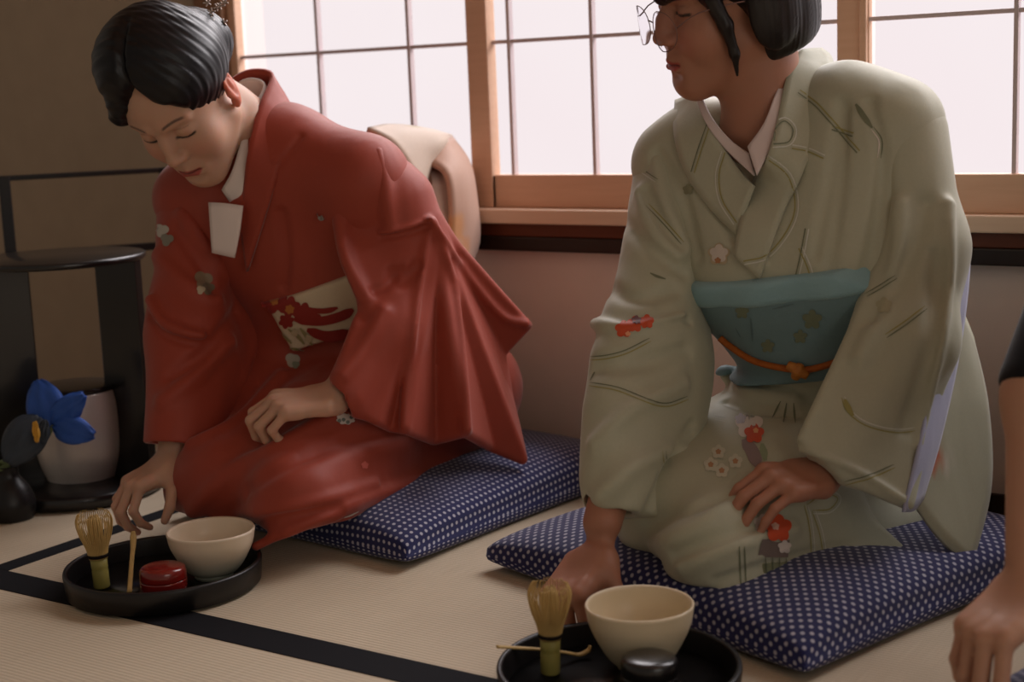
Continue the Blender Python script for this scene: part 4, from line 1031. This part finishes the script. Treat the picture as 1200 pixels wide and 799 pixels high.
SL_.cap(wrL-(wrL-P(420, 452, 2.315))*.2, wrL+(wrL-P(420, 452, 2.315))*1.2, .031, .034, k=.004, mode='s')
SL_.half(P(398, 470, 2.31), P(392, 468, 2.30)-P(440, 430, 2.32), k=.004)
SL_.warp(fold_noise(.0018, 22, 3.0))
for uv, r, k in (([(442, 180), (450, 215), (457, 262)], (.006, .003), .03), ([(447, 272), (478, 266), (505, 257)], .0025, .010), ([(506, 258), (494, 314), (486, 370), (477, 446), (474, 498)], (.002, .004), .02), ([(506, 258), (530, 330), (542, 430), (547, 502)], (.002, .005), .02), ([(506, 258), (540, 312), (586, 368), (616, 379)], (.003, .005), .015),
                 ([(400, 250), (404, 300), (430, 350)], (.005, .002), .03), ([(402, 440), (425, 410), (450, 365)], (.005, .002), .03)): SL_.ridge(uv, r, k, .003)
for uv, r, k in (([(372, 238), (388, 300), (424, 372)], (.004, .003), .02), ([(448, 279), (480, 273), (504, 264)], .002, .01), ([(458, 318), (470, 332), (488, 312)], (.002, .005), .02), ([(440, 340), (452, 335), (468, 318)], (.002, .004), .02)): SL_.ridge(uv, r, k, 0, 's')
D = Deco(SL_); D.blossom(378, 252, .009, srgb(160, 150, 140), 3)
s2 = cloth_obj('sleeve', SL_, .0030, M['red_silk'], red_woman, RED, None, 1, deco=D)
# ================================================================== the woman in pale green
M['green_silk'] = mat('pale_green_silk', (1, 1, 1), .55, .35, sheen=.25, attr=True, noise=.05, nscale=260, bump=.12, bscale=900, wr=.22)
M['blue_silk'] = mat('blue_brocade', (1, 1, 1), .6, .3, sheen=.25, attr=True, noise=.05, nscale=320, bump=.25, bscale=800)
GRN = srgb(178, 177, 154); LILAC = srgb(176, 178, 204); WARM = GRN
G_R = np.array([[0.7698, -0.6383, 0.0054], [-0.6147, -0.7436, -0.2632], [-0.172, -0.1993, 0.9647]]); G_t = np.array([-0.9222, 1.9435, 0.8108]); G_s = 1.03
gnk = P(908, 138, 2.13); gshL = P(1048, 150, 2.05); gshR = P(793, 192, 2.24); ghip = P(985, 500, 2.30)
gelL = P(1075, 400, 2.01); gwrL = P(962, 560, 1.985); gelR = P(757, 420, 2.15); gwrR = P(706, 612, 1.985)
B = Sculpt(); head(B, G_R, G_t, G_s); B.frame()
hc = G_t+G_R @ np.array([0, -.040, -.050])
B.chain([hc, (hc+gnk)/2+np.array([-.008, -.01, 0]), gnk+np.array([-.008, -.012, -.01]), P(918, 230, 2.19)], [.052, .050, .054, .055], k=.03)
B.cap(gshL, gshR, .040, .040, k=.05); B.chain([P(925, 250, 2.19), P(945, 380, 2.20), ghip], [.06, .06, .09], k=.05)
B.chain([gshL, gelL, gwrL], [.036, .033, .025], k=.03); B.chain([gshR, gelR, gwrR], [.036, .034, .026], k=.03)
gkL, gkR = P(842, 645, 1.965), P(776, 604, 2.08)
B.chain([ghip, gkL], [.07, .035], k=.05); B.chain([ghip, gkR], [.07, .035], k=.05)
B.chain([gkL, P(1090, 600, 2.24)], [.035, .03], k=.03); B.chain([gkR, P(1030, 560, 2.33)], [.035, .03], k=.03)
gtL = hand(B, gwrL, P(905, 566, 1.930)-gwrL, P(938, 500, 1.905)-gwrL, 1, [(38, 30, 16), (36, 32, 18), (36, 32, 18), (36, 30, 16)], .25, .95)
gtR = hand(B, gwrR+np.array([-.002, -.016, -.034]), P(652, 690, 1.905)-gwrR, P(640, 560, 1.92)-gwrR, -1, [(62, 10, 6), (60, 12, 6), (56, 14, 8), (52, 16, 8)], .3, 1.04, thumb=((.45, .50, -.75), (.10, .42, -.9), (-.05, .35, -.95)))
def gbody_paint(v, c, q):
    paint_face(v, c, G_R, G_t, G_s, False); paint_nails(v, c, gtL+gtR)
green_woman = cloth_obj('person', B, .0022, M['skin_tan'], None, srgb(170, 118, 94), gbody_paint, 1)
tag(green_woman, 'woman in a pale green kimono with bobbed hair kneeling beside the window', 'person')
# -------- bobbed hair
H = Sculpt(); H.frame(G_R, G_t, G_s)
H.ell((0, -.016, .050), (.090, .108, .092), k=.02)
H.ell((0, -.050, -.020), (.088, .074, .105), k=.03)
H.ell((0, .110, -.045), (.074, .085, .110), k=.012, mode='s')
H.ell((.060, .052, -.070), (.060, .062, .085), k=.015, mode='s'); H.ell((-.060, .052, -.070), (.060, .062, .085), k=.015, mode='s')
H.half((0, -.03, -.083), (0, -.25, -1), k=.012)
H.ell((0, -.005, -.100), (.052, .060, .07), k=.01, mode='s')
H.ell((.084, -.022, -.006), (.013, .034, .056), k=.012); H.ell((-.084, -.022, -.006), (.013, .034, .056), k=.012)
H.chain([(.040, .078, .075), (.066, .058, .030), (.075, .042, -.015), (.074, .034, -.055), (.070, .032, -.086)], [.016, .013, .009, .006, .002], k=.008)
H.chain([(-.030, .084, .075), (-.064, .062, .030), (-.073, .044, -.015), (-.072, .036, -.055), (-.069, .032, -.080)], [.016, .014, .011, .008, .003], k=.012)
H.chain([(.052, .074, .060), (.036, .088, .040), (.010, .096, .030), (-.020, .094, .032)], [.016, .013, .011, .008], k=.015)
def gstr(p):
    q = ((p-G_t) @ G_R)/G_s; a = np.arctan2(q[:, 0], q[:, 1]+.02)
    return (-.0004*np.sin(a*46+5*np.sin(a*9+2)+q[:, 2]*14)-.0004*np.sin(a*117+3*np.sin(a*23)+q[:, 2]*20)).astype(F32)
H.frame(); H.warp(gstr)
ghair = cloth_obj('hair', H, .0022, M['hair_brown'], green_woman, (0, 0, 0), None, 1)
# -------- glasses
def gl(x, y, z): return G_R @ (np.array([x, y, z])*G_s)+G_t
M['wire'] = mat('thin_frame_metal', srgb(126, 92, 84), .4, .4, metal=.2)
lens_m = bpy.data.materials.new('lens_glass'); lens_m.use_nodes = True
_b = lens_m.node_tree.nodes['Principled BSDF']; _b.inputs['Transmission Weight'].default_value = 1; _b.inputs['Roughness'].default_value = 0; _b.inputs['IOR'].default_value = 1.01; _b.inputs['Specular IOR Level'].default_value = .05; _b.inputs['Base Color'].default_value = (.97, .96, 1, 1)
gg = empty('glasses'); gg.parent = green_woman
its = []
for s in (-1, 1):
    ring = [gl(s*.035+.029*math.cos(a), .116-.010*abs(math.cos(a))*(1 if s*math.cos(a) > 0 else .2), -.012+.0265*math.sin(a)) for a in np.linspace(0, 2*math.pi, 33)]
    its.append((ring, [.0007]))
    bm = bmesh.new(); c0 = bm.verts.new(gl(s*.035, .1155, -.012)); vv = [bm.verts.new(tuple(p)) for p in ring[:-1]]
    for i in range(len(vv)): bm.faces.new((c0, vv[i], vv[(i+1) % len(vv)]))
    r_ = bmesh.ops.extrude_face_region(bm, geom=bm.faces[:]); dv = Vector(tuple(gl(0, .0015, 0)-gl(0, 0, 0)))
    for e in r_['geom']:
        if isinstance(e, bmesh.types.BMVert): e.co += dv
    bm_obj('lens', bm, lens_m, gg)
    its.append(([gl(s*.063, .105, -.006), gl(s*.072, .075, .008), gl(s*.080, .01, .010), gl(s*.082, -.02, .002)], [.0010]))
its.append(([gl(-.008, .114, -.004), gl(0, .117, -.001), gl(.008, .114, -.004)], [.0010]))
tubes('frame', its, M['wire'], gg, n=8, sub=3)
# -------- robe
K = Sculpt()
K.chain([P(985, 205, 2.10), P(975, 290, 2.12), P(968, 390, 2.17)], [.092, .104, .096], k=.05)
K.chain([P(845, 225, 2.20), P(890, 305, 2.18), P(932, 395, 2.20)], [.086, .092, .070], k=.07)
K.cap(gshL, P(1010, 300, 2.08), .056, .066, k=.06); K.cap(gshR, P(860, 300, 2.20), .052, .064, k=.06)
K.chain([P(950, 128, 2.14), P(992, 128, 2.10), gshL], [.050, .056, .058], k=.05); K.chain([P(850, 150, 2.18), P(825, 162, 2.21), gshR], [.036, .046, .058], k=.05)
K.ell(ghip, (.155, .145, .12), k=.06)
K.chain([P(985, 520, 2.22), P(905, 590, 2.085), gkL], [.105, .092, .074], k=.05)
K.chain([P(920, 500, 2.33), P(850, 545, 2.23), gkR], [.095, .086, .068], k=.05)
K.cap(P(915, 520, 2.22), P(815, 590, 2.08), .08, .07, k=.06)
K.chain([gkL+np.array([.03, .05, -.03]), P(1095, 610, 2.24)], [.055, .065], k=.04)
K.slab([P(815, 680, 1.97), P(920, 690, 1.94), P(1010, 690, 1.95), P(1062, 655, 2.0), P(1000, 600, 2.06)], .012, k=.03)
K.half((0, 0, .064), (0, 0, -1), k=.012)
K.half((0, 2.325, 0), (0, 1, 0), k=.01)
K.warp(fold_noise(.0022, 26, 4.0))
for uv, r, k in (([(770, 640), (830, 610), (880, 560)], (.006, .003), .03), ([(800, 665), (860, 640), (930, 620)], (.006, .003), .025), ([(850, 690), (930, 672), (1010, 650)], (.006, .004), .02), ([(850, 440), (880, 462), (930, 470)], .008, .02), ([(905, 100), (870, 200), (895, 310)], .003, .01)): K.ridge(uv, r, k)
for uv, r, k in (([(760, 612), (800, 600), (850, 580)], (.004, .002), .03), ([(790, 650), (850, 628), (900, 610)], (.004, .002), .02), ([(840, 680), (920, 655), (990, 640)], .003, .015), ([(850, 470), (885, 482), (930, 486)], .004, .015), ([(985, 120), (975, 200), (955, 300)], .003, .02), ([(1020, 120), (1034, 190), (1026, 270), (1010, 335)], (.004, .006), .016), ([(990, 130), (985, 220), (972, 310)], .003, .02), ([(830, 215), (850, 260), (880, 300)], .003, .02), ([(770, 180), (800, 230), (818, 300)], .004, .02)): K.ridge(uv, r, k, 0, 's')
GK = K
GOLD, ROPE, PALE, ORG, DKG = srgb(156, 148, 90), srgb(204, 204, 192), srgb(220, 208, 198), srgb(206, 80, 44), srgb(116, 120, 96)
D = Deco(K); R_ = lambda uv, cols=(ROPE, GOLD), **k: D.rope(uv, cols, **k)
CHEST = [([(848, 178), (841, 205), (845, 235), (862, 262)], (GOLD, ROPE)), ([(897, 182), (925, 205), (934, 240), (925, 270), (900, 300), (872, 308)], (ROPE, GOLD)), ([(905, 165), (908, 148), (920, 140), (931, 152), (925, 168), (903, 171)], (ROPE, DKG)), ([(928, 172), (948, 176), (966, 184)], (ROPE, GOLD)), ([(812, 202), (820, 176), (831, 145)], (DKG, GOLD)),
         ([(936, 107), (956, 122), (969, 136), (1006, 178)], (GOLD, DKG)), ([(975, 150), (1000, 158)], (GOLD, DKG)), ([(946, 268), (940, 300), (934, 325)], (ROPE, DKG)), ([(938, 290), (948, 312), (952, 325)], (ROPE, GOLD))]
D.line([(1003, 122), (1012, 136), (1022, 150)], .0035, DKG); R_([(1022, 150), (1032, 165), (1030, 185)], (DKG, PALE))
D.blossom(843, 298, .016, srgb(186, 168, 138)); D.blossom(843, 297, .013, srgb(208, 196, 184), lift=.0014); D.blossom(842, 305, .0045, srgb(178, 124, 84), lift=.0018)
D.blossom(820, 220, .010, srgb(170, 168, 140)); D.blossom(807, 222, .008, srgb(140, 138, 110))
D.blossom(878, 498, .020, PALE); D.blossom(884, 509, .014, ORG, lift=.0018); D.blossom(868, 492, .008, srgb(196, 190, 200), lift=.002); D.line([(872, 515), (882, 530), (888, 548)], .009, srgb(140, 120, 118), lift=.001); D.line([(893, 520), (897, 540)], .006, srgb(140, 150, 118), lift=.001); D.blossom(886, 506, .004, srgb(232, 170, 120), lift=.0024)
for u, w in ((842, 530), (846, 552), (862, 541), (833, 545)): D.blossom(u, w, .010, srgb(196, 192, 172)); D.blossom(u, w, .004, srgb(176, 130, 92), lift=.0014)
D.blossom(893, 613, .012, PALE); D.line([(890, 642), (924, 642)], .012, srgb(126, 110, 102), taper=False); D.line([(893, 664), (924, 662)], .011, srgb(118, 122, 94), taper=False); D.line([(896, 682), (922, 680)], .006, srgb(186, 166, 136), taper=False)
D.blossom(911, 619, .018, ORG, lift=.002); D.blossom(908, 618, .005, srgb(232, 190, 170), lift=.0026); D.blossom(918, 640, .009, PALE, lift=.0022)
for x in (896, 904, 912, 920): D.line([(x, 652), (x+2, 688)], .0009, srgb(92, 100, 78), lift=.002)
R_([(944, 591), (949, 611), (952, 640), (950, 675)]); R_([(953, 598), (962, 625), (966, 655), (962, 680)]); R_([(944, 590), (964, 577), (983, 583), (973, 598), (952, 600)])
D.line([(866, 640), (868, 688)], .0012, DKG); D.line([(872, 640), (874, 688)], .0012, DKG); R_([(838, 490), (850, 492)], (DKG, ROPE)); D.line([(915, 470), (905, 490)], .0016, DKG); D.line([(922, 472), (918, 495)], .0016, DKG); D.line([(930, 472), (932, 496)], .0016, DKG)
grobe = cloth_obj('kimono', K, .0028, M['green_silk'], green_woman, GRN, None, 1, deco=D)
def cband(*a, **k): return band(*a, **k)
cband('collar', [(938, 58, 2.115), (930, 70, 2.10), (921, 92, 2.07), (911, 140, 2.045), (899, 185, 2.035), (886, 212), (872, 255), (862, 300)],
      [(962, 58, 2.15), (974, 68, 2.13), (976, 90, 2.09), (960, 150, 2.05), (942, 205), (924, 240), (905, 290), (892, 325)], .006, M['green_silk'], green_woman, GRN, K, .005, mids=1)
cband('collar', [(818, 108, 2.16), (832, 145, 2.11), (853, 180, 2.09), (872, 206, 2.075), (884, 218, 2.06)],
      [(792, 118, 2.21), (792, 160), (806, 205), (836, 250), (866, 276)], .005, M['green_silk'], green_woman, GRN, K, .004, mids=1)
col_objs = [o for o in green_woman.children if o.name.startswith('collar')]
pattern_over([grobe]+col_objs, CHEST)
cband('under_collar', [(930, 62, 2.125), (921, 84, 2.09), (908, 112, 2.06), (895, 145, 2.05), (876, 172, 2.05)],
      [(938, 64, 2.13), (924, 98, 2.075), (916, 128, 2.055), (904, 170, 2.042), (887, 206, 2.042)], .004, M['white_silk'], green_woman, srgb(222, 204, 200), None, .003, mids=1)
cband('under_collar', [(818, 105, 2.14), (834, 138, 2.105), (856, 164, 2.085), (878, 180, 2.062)],
      [(814, 110, 2.145), (829, 146, 2.11), (852, 176, 2.088), (884, 206, 2.055)], .004, M['white_silk'], green_woman, srgb(222, 206, 202), None, .003, mids=1)
# -------- sash
ax = P(915, 230, 2.15)-P(965, 470, 2.23); ax /= np.linalg.norm(ax)
def ring(name, p_top, p_bot, off, m, col, painter=None, h=.003, warp=None, k=.006):
    O = Sculpt(); O.ops.append(('u', lambda p: K.ev(p)-F32(off), 0, np.array(P(940, 380, 2.17)), 1e3))
    if warp: O.warp(warp)
    O.half(p_top, ax, k=k); O.half(p_bot, -ax, k=k); c = P(945, 390, 2.18); O.ell(c, (.2, .2, .2), k=.003, mode='i')
    D = Deco(O)
    if painter: painter(D)
    return O, cloth_obj(name, O, h, m, green_woman, col, None, 1, c-.21, c+.21, D)
def obp(D):
    for u, w, r in ((952, 374, .014), (938, 394, .010), (870, 365, .010), (900, 405, .010)): D.blossom(u, w, r, srgb(116, 124, 100), 5, .4)
    for uv in ([(880, 372), (882, 400)], [(905, 362), (930, 356)], [(862, 384), (868, 395)]): D.line(uv, .0015, srgb(96, 118, 122))
BLU = srgb(112, 138, 142)
O1, _ = ring('obi', P(925, 335, 2.05), P(940, 464, 2.06), .008, M['blue_silk'], BLU, obp)
O2, _ = ring('obi_scarf', P(915, 322, 2.05), P(918, 358, 2.05), .013, M['blue_silk'], srgb(140, 174, 180), None, warp=fold_noise(.003, 60, 1.0), k=.012)
# cord with its knot
def oncord(uv, off): 
    p = O1.trace(uv); return p+O1.grad(p)*off
cp = oncord(spline([(846, 394), (858, 404), (885, 421), (920, 430), (950, 431), (985, 420), (1012, 402)], 5), .004)
M['cord'] = mat('orange_cord', srgb(186, 104, 36), .6, .3, col2=srgb(150, 70, 24), nscale=160)
cord = tube('obi_cord', cp, [.0068], M['cord'], green_woman, n=12, sub=2, flat=.7)
kp_ = oncord([(938, 430), (926, 424), (948, 436), (940, 424), (934, 438), (955, 430)], .010)
o = tubes('knot', [([kp_[1], kp_[0], kp_[2]], [.006, .009, .006]), ([kp_[3], kp_[0], kp_[4]], [.005, .010, .006])], mat('gold_cord', srgb(206, 140, 60), .5, .4, col2=srgb(160, 84, 28), nscale=200), cord, n=12, sub=5); o['label'] = 'gold and orange knot'
# orange cord end and sash knot behind her
dr = []
for dd, sh in ((2.12, 0), (2.20, 6), (2.26, 10)):
    dr.append([P(u+sh, w, dd) for u, w in ((1075, 290), (1100, 270), (1112, 300), (1112, 360), (1108, 420), (1085, 430))])
kn = sheet('obi_drum_knot', dr, .010, M['blue_silk'], None, 5, 3); kn.parent = green_woman; vpaint(kn, BLU, [])
its = [([P(1118, 312, 2.12), P(1128, 318, 2.13), P(1126, 330, 2.14)], [.004, .006, .003]), ([P(1120, 322, 2.12), P(1130, 326, 2.135), P(1122, 338, 2.14)], [.003, .005, .003])]
tubes('cord_end', its, M['cord'], green_woman, n=8, sub=4)
# -------- right sleeve, hanging straight down the arm
GR = Sculpt()
GR.chain([gshR+np.array([-.001, 0, -.004]), P(757, 400, 2.14), P(726, 560, 2.02)], [.0615, .060, .041], k=.04)
GR.slab([P(745, 360, 2.15), P(815, 345, 2.20), P(820, 450, 2.16), P(808, 520, 2.12), P(782, 580, 2.08), P(750, 606, 2.05), P(722, 606, 2.01), P(714, 480, 2.05)], .015, k=.06)
GR.slab([P(722, 420, 2.08), P(800, 420, 2.15), P(774, 570, 2.07), P(724, 608, 2.0)], .022, k=.05)
GR.half(P(712, 599, 2.0), P(708, 700, 1.98)-P(716, 560, 2.02), k=.004)
GR.cap(P(716, 572, 2.01), gwrR+np.array([0, -.01, -.04]), .034, .036, k=.004, mode='s')
GR.warp(fold_noise(.003, 22, 5.0))
for uv, r, k in (([(752, 226), (762, 262), (792, 300)], (.006, .003), .03), ([(700, 380), (740, 386), (800, 372)], (.008, .005), .015), ([(700, 520), (740, 480), (800, 450)], (.008, .003), .03), ([(770, 190), (780, 240), (800, 290)], .005, .03), ([(706, 580), (745, 545), (800, 520)], (.008, .003), .03)): GR.ridge(uv, r, k, .003)
for uv, r, k in (([(760, 381), (785, 379), (808, 375)], (.003, .006), .008), ([(756, 222), (778, 262), (800, 285)], .004, .02), ([(715, 240), (760, 290), (800, 320)], .004, .02), ([(760, 600), (778, 560), (812, 500)], .006, .02), ([(700, 430), (750, 425), (805, 410)], .005, .03), ([(700, 330), (745, 350), (790, 340)], .004, .025)): GR.ridge(uv, r, k, 0, 's')
D = Deco(GR); R_ = lambda uv, cols=(ROPE, GOLD), **k: D.rope(uv, cols, **k)
R_([(692, 420), (712, 418), (734, 412), (762, 398)], (DKG, GOLD)); R_([(691, 450), (724, 456), (760, 470), (782, 474), (806, 466)], (DKG, GOLD)); R_([(778, 528), (780, 542), (788, 556)], (DKG, GOLD))
R_([(738, 192), (752, 200), (770, 212)], (DKG, ROPE)); R_([(758, 240), (780, 262), (800, 285)], (GOLD, DKG)); D.line([(762, 320), (770, 324), (780, 327)], .0025, DKG)
for u, w, r in ((731, 386, .012), (744, 380, .011), (758, 377, .010)): D.blossom(u, w, r, ORG)
D.blossom(746, 376, .007, srgb(120, 84, 88), lift=.0018); D.blossom(736, 391, .004, srgb(232, 160, 120), lift=.002); D.line([(692, 446), (697, 436)], .003, DKG)
gs1 = cloth_obj('sleeve', GR, .0030, M['green_silk'], green_woman, GRN, None, 1, deco=D)
# -------- left sleeve: wide front face, lilac lined opening, back layer
GL = Sculpt()
GL.chain([gshL+np.array([.008, 0, -.012]), P(1080, 290, 2.03), P(1070, 400, 2.00), P(978, 532, 1.985)], [.0635, .056, .054, .036], k=.04)
GL.slab([P(1050, 290, 2.015), P(1100, 250, 2.05), P(1116, 310, 2.05), P(1096, 470, 2.01), P(1064, 590, 1.955), P(985, 556, 1.95), P(935, 528, 1.955), P(985, 440, 1.985), P(1020, 340, 2.015)], .009, k=.035)
GL.cap(gwrL+(gwrL-gelL)*-.25, gwrL+(gwrL-gelL)*.3, .030, .034, k=.004, mode='s')
GL.half(P(945, 528, 1.955), P(938, 545, 1.95)-P(1000, 480, 1.99), k=.004)
GL.warp(fold_noise(.0022, 20, 6.0))
for uv, r, k in (([(1112, 240), (1108, 360), (1075, 520)], (.005, .004), .02), ([(1055, 240), (1050, 320), (1010, 420)], (.004, .007), .03), ([(940, 525), (1000, 550), (1058, 585)], .003, .012)): GL.ridge(uv, r, k, .003)
for uv, r, k in (([(1030, 170), (1035, 230), (1022, 300)], .005, .025), ([(1085, 240), (1070, 300), (1020, 370)], .005, .03), ([(1098, 300), (1092, 400), (1062, 500)], (.003, .005), .025)): GL.ridge(uv, r, k, 0, 's')
D = Deco(GL); R_ = lambda uv, cols=(ROPE, GOLD), **k: D.rope(uv, cols, **k)
R_([(1085, 360), (1062, 378), (1038, 394)], (DKG, GOLD)); R_([(988, 465), (994, 480), (1010, 494), (1032, 502), (1055, 505), (1072, 503)], (ROPE, GOLD)); R_([(990, 566), (1020, 558), (1048, 546)], (DKG, GOLD)); R_([(1015, 346), (1032, 336), (1050, 324)], (DKG, DKG))
D.blossom(1036, 358, .011, srgb(168, 164, 136)); D.line([(990, 468), (994, 478), (1000, 487)], .004, GOLD, lift=.0016)
gs2 = cloth_obj('sleeve', GL, .0030, M['green_silk'], green_woman, WARM, None, 1, deco=D)
def gpanel(name, col, rows, thick, items=(), m=None):
    o = sheet(name, [[P(*q) for q in r] for r in rows], thick, m or M['green_silk'], None, 6, 5); o.parent = gs2; vpaint(o, col, items); return o
o = gpanel('sleeve_lining', LILAC, [[(1106, 225, 2.03), (1112, 300, 2.03), (1099, 400, 2.005), (1079, 510, 1.965), (1058, 600, 1.94)], [(1119, 235, 2.055), (1126, 305, 2.05), (1113, 400, 2.025), (1093, 510, 1.99), (1070, 598, 1.965)], [(1127, 250, 2.085), (1136, 300, 2.08), (1126, 400, 2.05), (1104, 505, 2.02), (1081, 585, 2.0)]], .004); o['label'] = 'lilac lining'
o = gpanel('sleeve_back', GRN, [[(1118, 350, 2.07), (1110, 420, 2.05), (1092, 510, 2.02), (1070, 590, 2.0)], [(1128, 370, 2.09), (1134, 450, 2.07), (1122, 545, 2.04), (1100, 630, 2.0)], [(1138, 395, 2.12), (1156, 475, 2.09), (1160, 570, 2.06), (1137, 666, 2.01)]], .008,
           [(P(1090, 538, 2.02), .014, ORG), (P(1096, 528, 2.02), .010, ORG), (P(1113, 541, 2.025), .008, PALE)])
c_ = None
# ================================================================== the guest at the right edge
M['black_cloth'] = mat('black_cotton', srgb(24, 23, 26), .85, .15, sheen=.2, noise=.1, nscale=200, bump=.1, bscale=800)
TSK = srgb(186, 140, 114)
tsh, tel, twr = P(1300, 280, 1.71), P(1224, 465, 1.66), P(1212, 684, 1.61)
B = Sculpt()
tt = P(1420, 60, 1.78); tR = np.stack([np.array([.80, -.60, 0]), np.array([-.60, -.80, 0]), np.array([0, 0, 1.0])], 1)
head(B, tR, tt, 1.03); B.frame()
tn = P(1400, 220, 1.80); thp = tn+np.array([.06, .12, -.44])
B.chain([tt+np.array([.02, .03, -.06]), tn, tn+np.array([.02, .04, -.2]), thp], [.052, .055, .09, .12], k=.05)
tshr = tn+(tn-tsh)*np.array([1, 1, .6]); B.cap(tsh, tshr, .05, .05, k=.06)
B.chain([tsh, tel, twr], [.046, .041, .030], k=.03)
gf, gl_ = np.array([-.60, -.80, 0]), np.array([.80, -.60, 0])
tel2 = tshr+gl_*.05-gf*.02+np.array([0, 0, -.27]); twr2 = thp+gf*.20+gl_*.11; twr2[2] = .275
B.chain([tshr, tel2, twr2], [.046, .040, .029], k=.03)
hand(B, twr2, gf*.9-gl_*.25+np.array([0, 0, -.12]), (0, 0, 1), 1, [(16, 22, 14)]*4, .5, 1.0)
for s in (-1, 1):
    kn_ = thp+np.array([-.12*0+.11*s+.10, -.33, -.02]); kn_[2] = .12; B.chain([thp+np.array([.05*s, 0, 0]), kn_], [.10, .07], k=.05); B.chain([kn_, thp+np.array([.08*s, .10, 0])*np.array([1, 1, 0])+np.array([0, 0, .10])], [.055, .045], k=.03)
tipsT = hand(B, twr, P(1158, 738, 1.575)-twr, P(1130, 640, 1.55)-twr, -1, [(50, 26, 14), (52, 30, 16), (50, 32, 16), (46, 32, 16)], .9, 1.04, thumb=((.45, .55, -.70), (.2, .5, -.85), (.1, .4, -.9)))
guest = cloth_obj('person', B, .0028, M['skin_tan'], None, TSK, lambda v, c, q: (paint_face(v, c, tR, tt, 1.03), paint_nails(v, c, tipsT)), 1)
tag(guest, 'person in a black shirt kneeling beside the green kimono, bare forearm reaching to the floor', 'person')
K = Sculpt()
K.chain([tn+np.array([.005, .01, -.01]), tn+np.array([.02, .04, -.2]), thp], [.07, .115, .145], k=.06)
K.cap(tsh, tshr, .064, .064, k=.06); K.chain([tsh, P(1228, 450, 1.665)], [.062, .050], k=.04); K.chain([tshr, tshr*.25+tel2*.75], [.06, .052], k=.04)
K.half(P(1224, 470, 1.665), tel-tsh, k=.003)
K.ell(tt+np.array([-.01, -.01, -.01]), (.075, .085, .135), k=.01, mode='s')
K.warp(fold_noise(.003, 24, 7.0))
cloth_obj('shirt', K, .004, M['black_cloth'], guest, (0, 0, 0), None, 1)
K = Sculpt(); K.ell(thp, (.17, .16, .12), k=.05)
for s in (-1, 1):
    kn_ = thp+np.array([-.12*0+.11*s+.10, -.33, -.02]); kn_[2] = .125; K.chain([thp+np.array([.05*s, 0, 0]), kn_], [.125, .086], k=.05); K.chain([kn_, thp+np.array([.08*s, .10, 0])*np.array([1, 1, 0])+np.array([0, 0, .105])], [.062, .055], k=.03)
K.half((0, 0, .06), (0, 0, -1), k=.01)
cloth_obj('trousers', K, .004, M['black_cloth'], guest, (0, 0, 0), None, 1)
H = Sculpt(); H.frame(tR, tt, 1.03); H.ell((0, -.02, .05), (.086, .104, .09), k=.02); H.ell((0, -.05, 0), (.08, .07, .085), k=.02); H.ell((0, .105, -.035), (.07, .07, .10), k=.012, mode='s'); H.frame()
cloth_obj('hair', H, .004, M['hair'], guest, (0, 0, 0), None, 1)
AMB, SKYW, SIDEW, EXPO = .17, 950, 12, 0.0
# ================================================================== light, camera
sc = bpy.context.scene
w = bpy.data.worlds.new('room_light'); sc.world = w; w.use_nodes = True
w.node_tree.nodes['Background'].inputs['Color'].default_value = (1.0, .84, .70, 1)
w.node_tree.nodes['Background'].inputs['Strength'].default_value = AMB
def area(name, loc, rot, sx, sy, power, col):
    l = bpy.data.lights.new(name, 'AREA'); l.shape = 'RECTANGLE'; l.size = sx; l.size_y = sy; l.energy = power; l.color = col
    o = bpy.data.objects.new(name, l); COL.objects.link(o); o.location = loc; o.rotation_euler = rot; return o
area('daylight', (-.7, 3.75, 2.35), (math.radians(-52), 0, 0), 4.2, 1.6, SKYW, (1, .95, .97))
area('side_fill_light', (2.3, -.1, 1.35), (math.radians(80), 0, math.radians(57)), 1.8, 1.5, SIDEW, (1, .93, .84))  # added fill from the right for wall and sleeves; its source is unseen
cd = bpy.data.cameras.new('camera'); cam = bpy.data.objects.new('camera', cd); COL.objects.link(cam)
cd.sensor_width = 36; cd.lens = FOC*36/1200; cd.clip_start = .05
Mx = Matrix.Identity(4)
for i in range(3):
    Mx[i][0] = CR[0][i]; Mx[i][1] = -CR[1][i]; Mx[i][2] = -CR[2][i]; Mx[i][3] = CC[i]
cam.matrix_world = Mx; sc.camera = cam
cd.dof.use_dof = True; cd.dof.focus_distance = 2.15; cd.dof.aperture_fstop = 3.5
sc.view_settings.view_transform = 'Standard'; sc.view_settings.look = 'None'; sc.view_settings.gamma = 1; sc.view_settings.exposure = EXPO
sc.view_settings.use_curve_mapping = False
sc.cycles.use_denoising = True; sc.cycles.max_bounces = 8; sc.cycles.transparent_max_bounces = 8
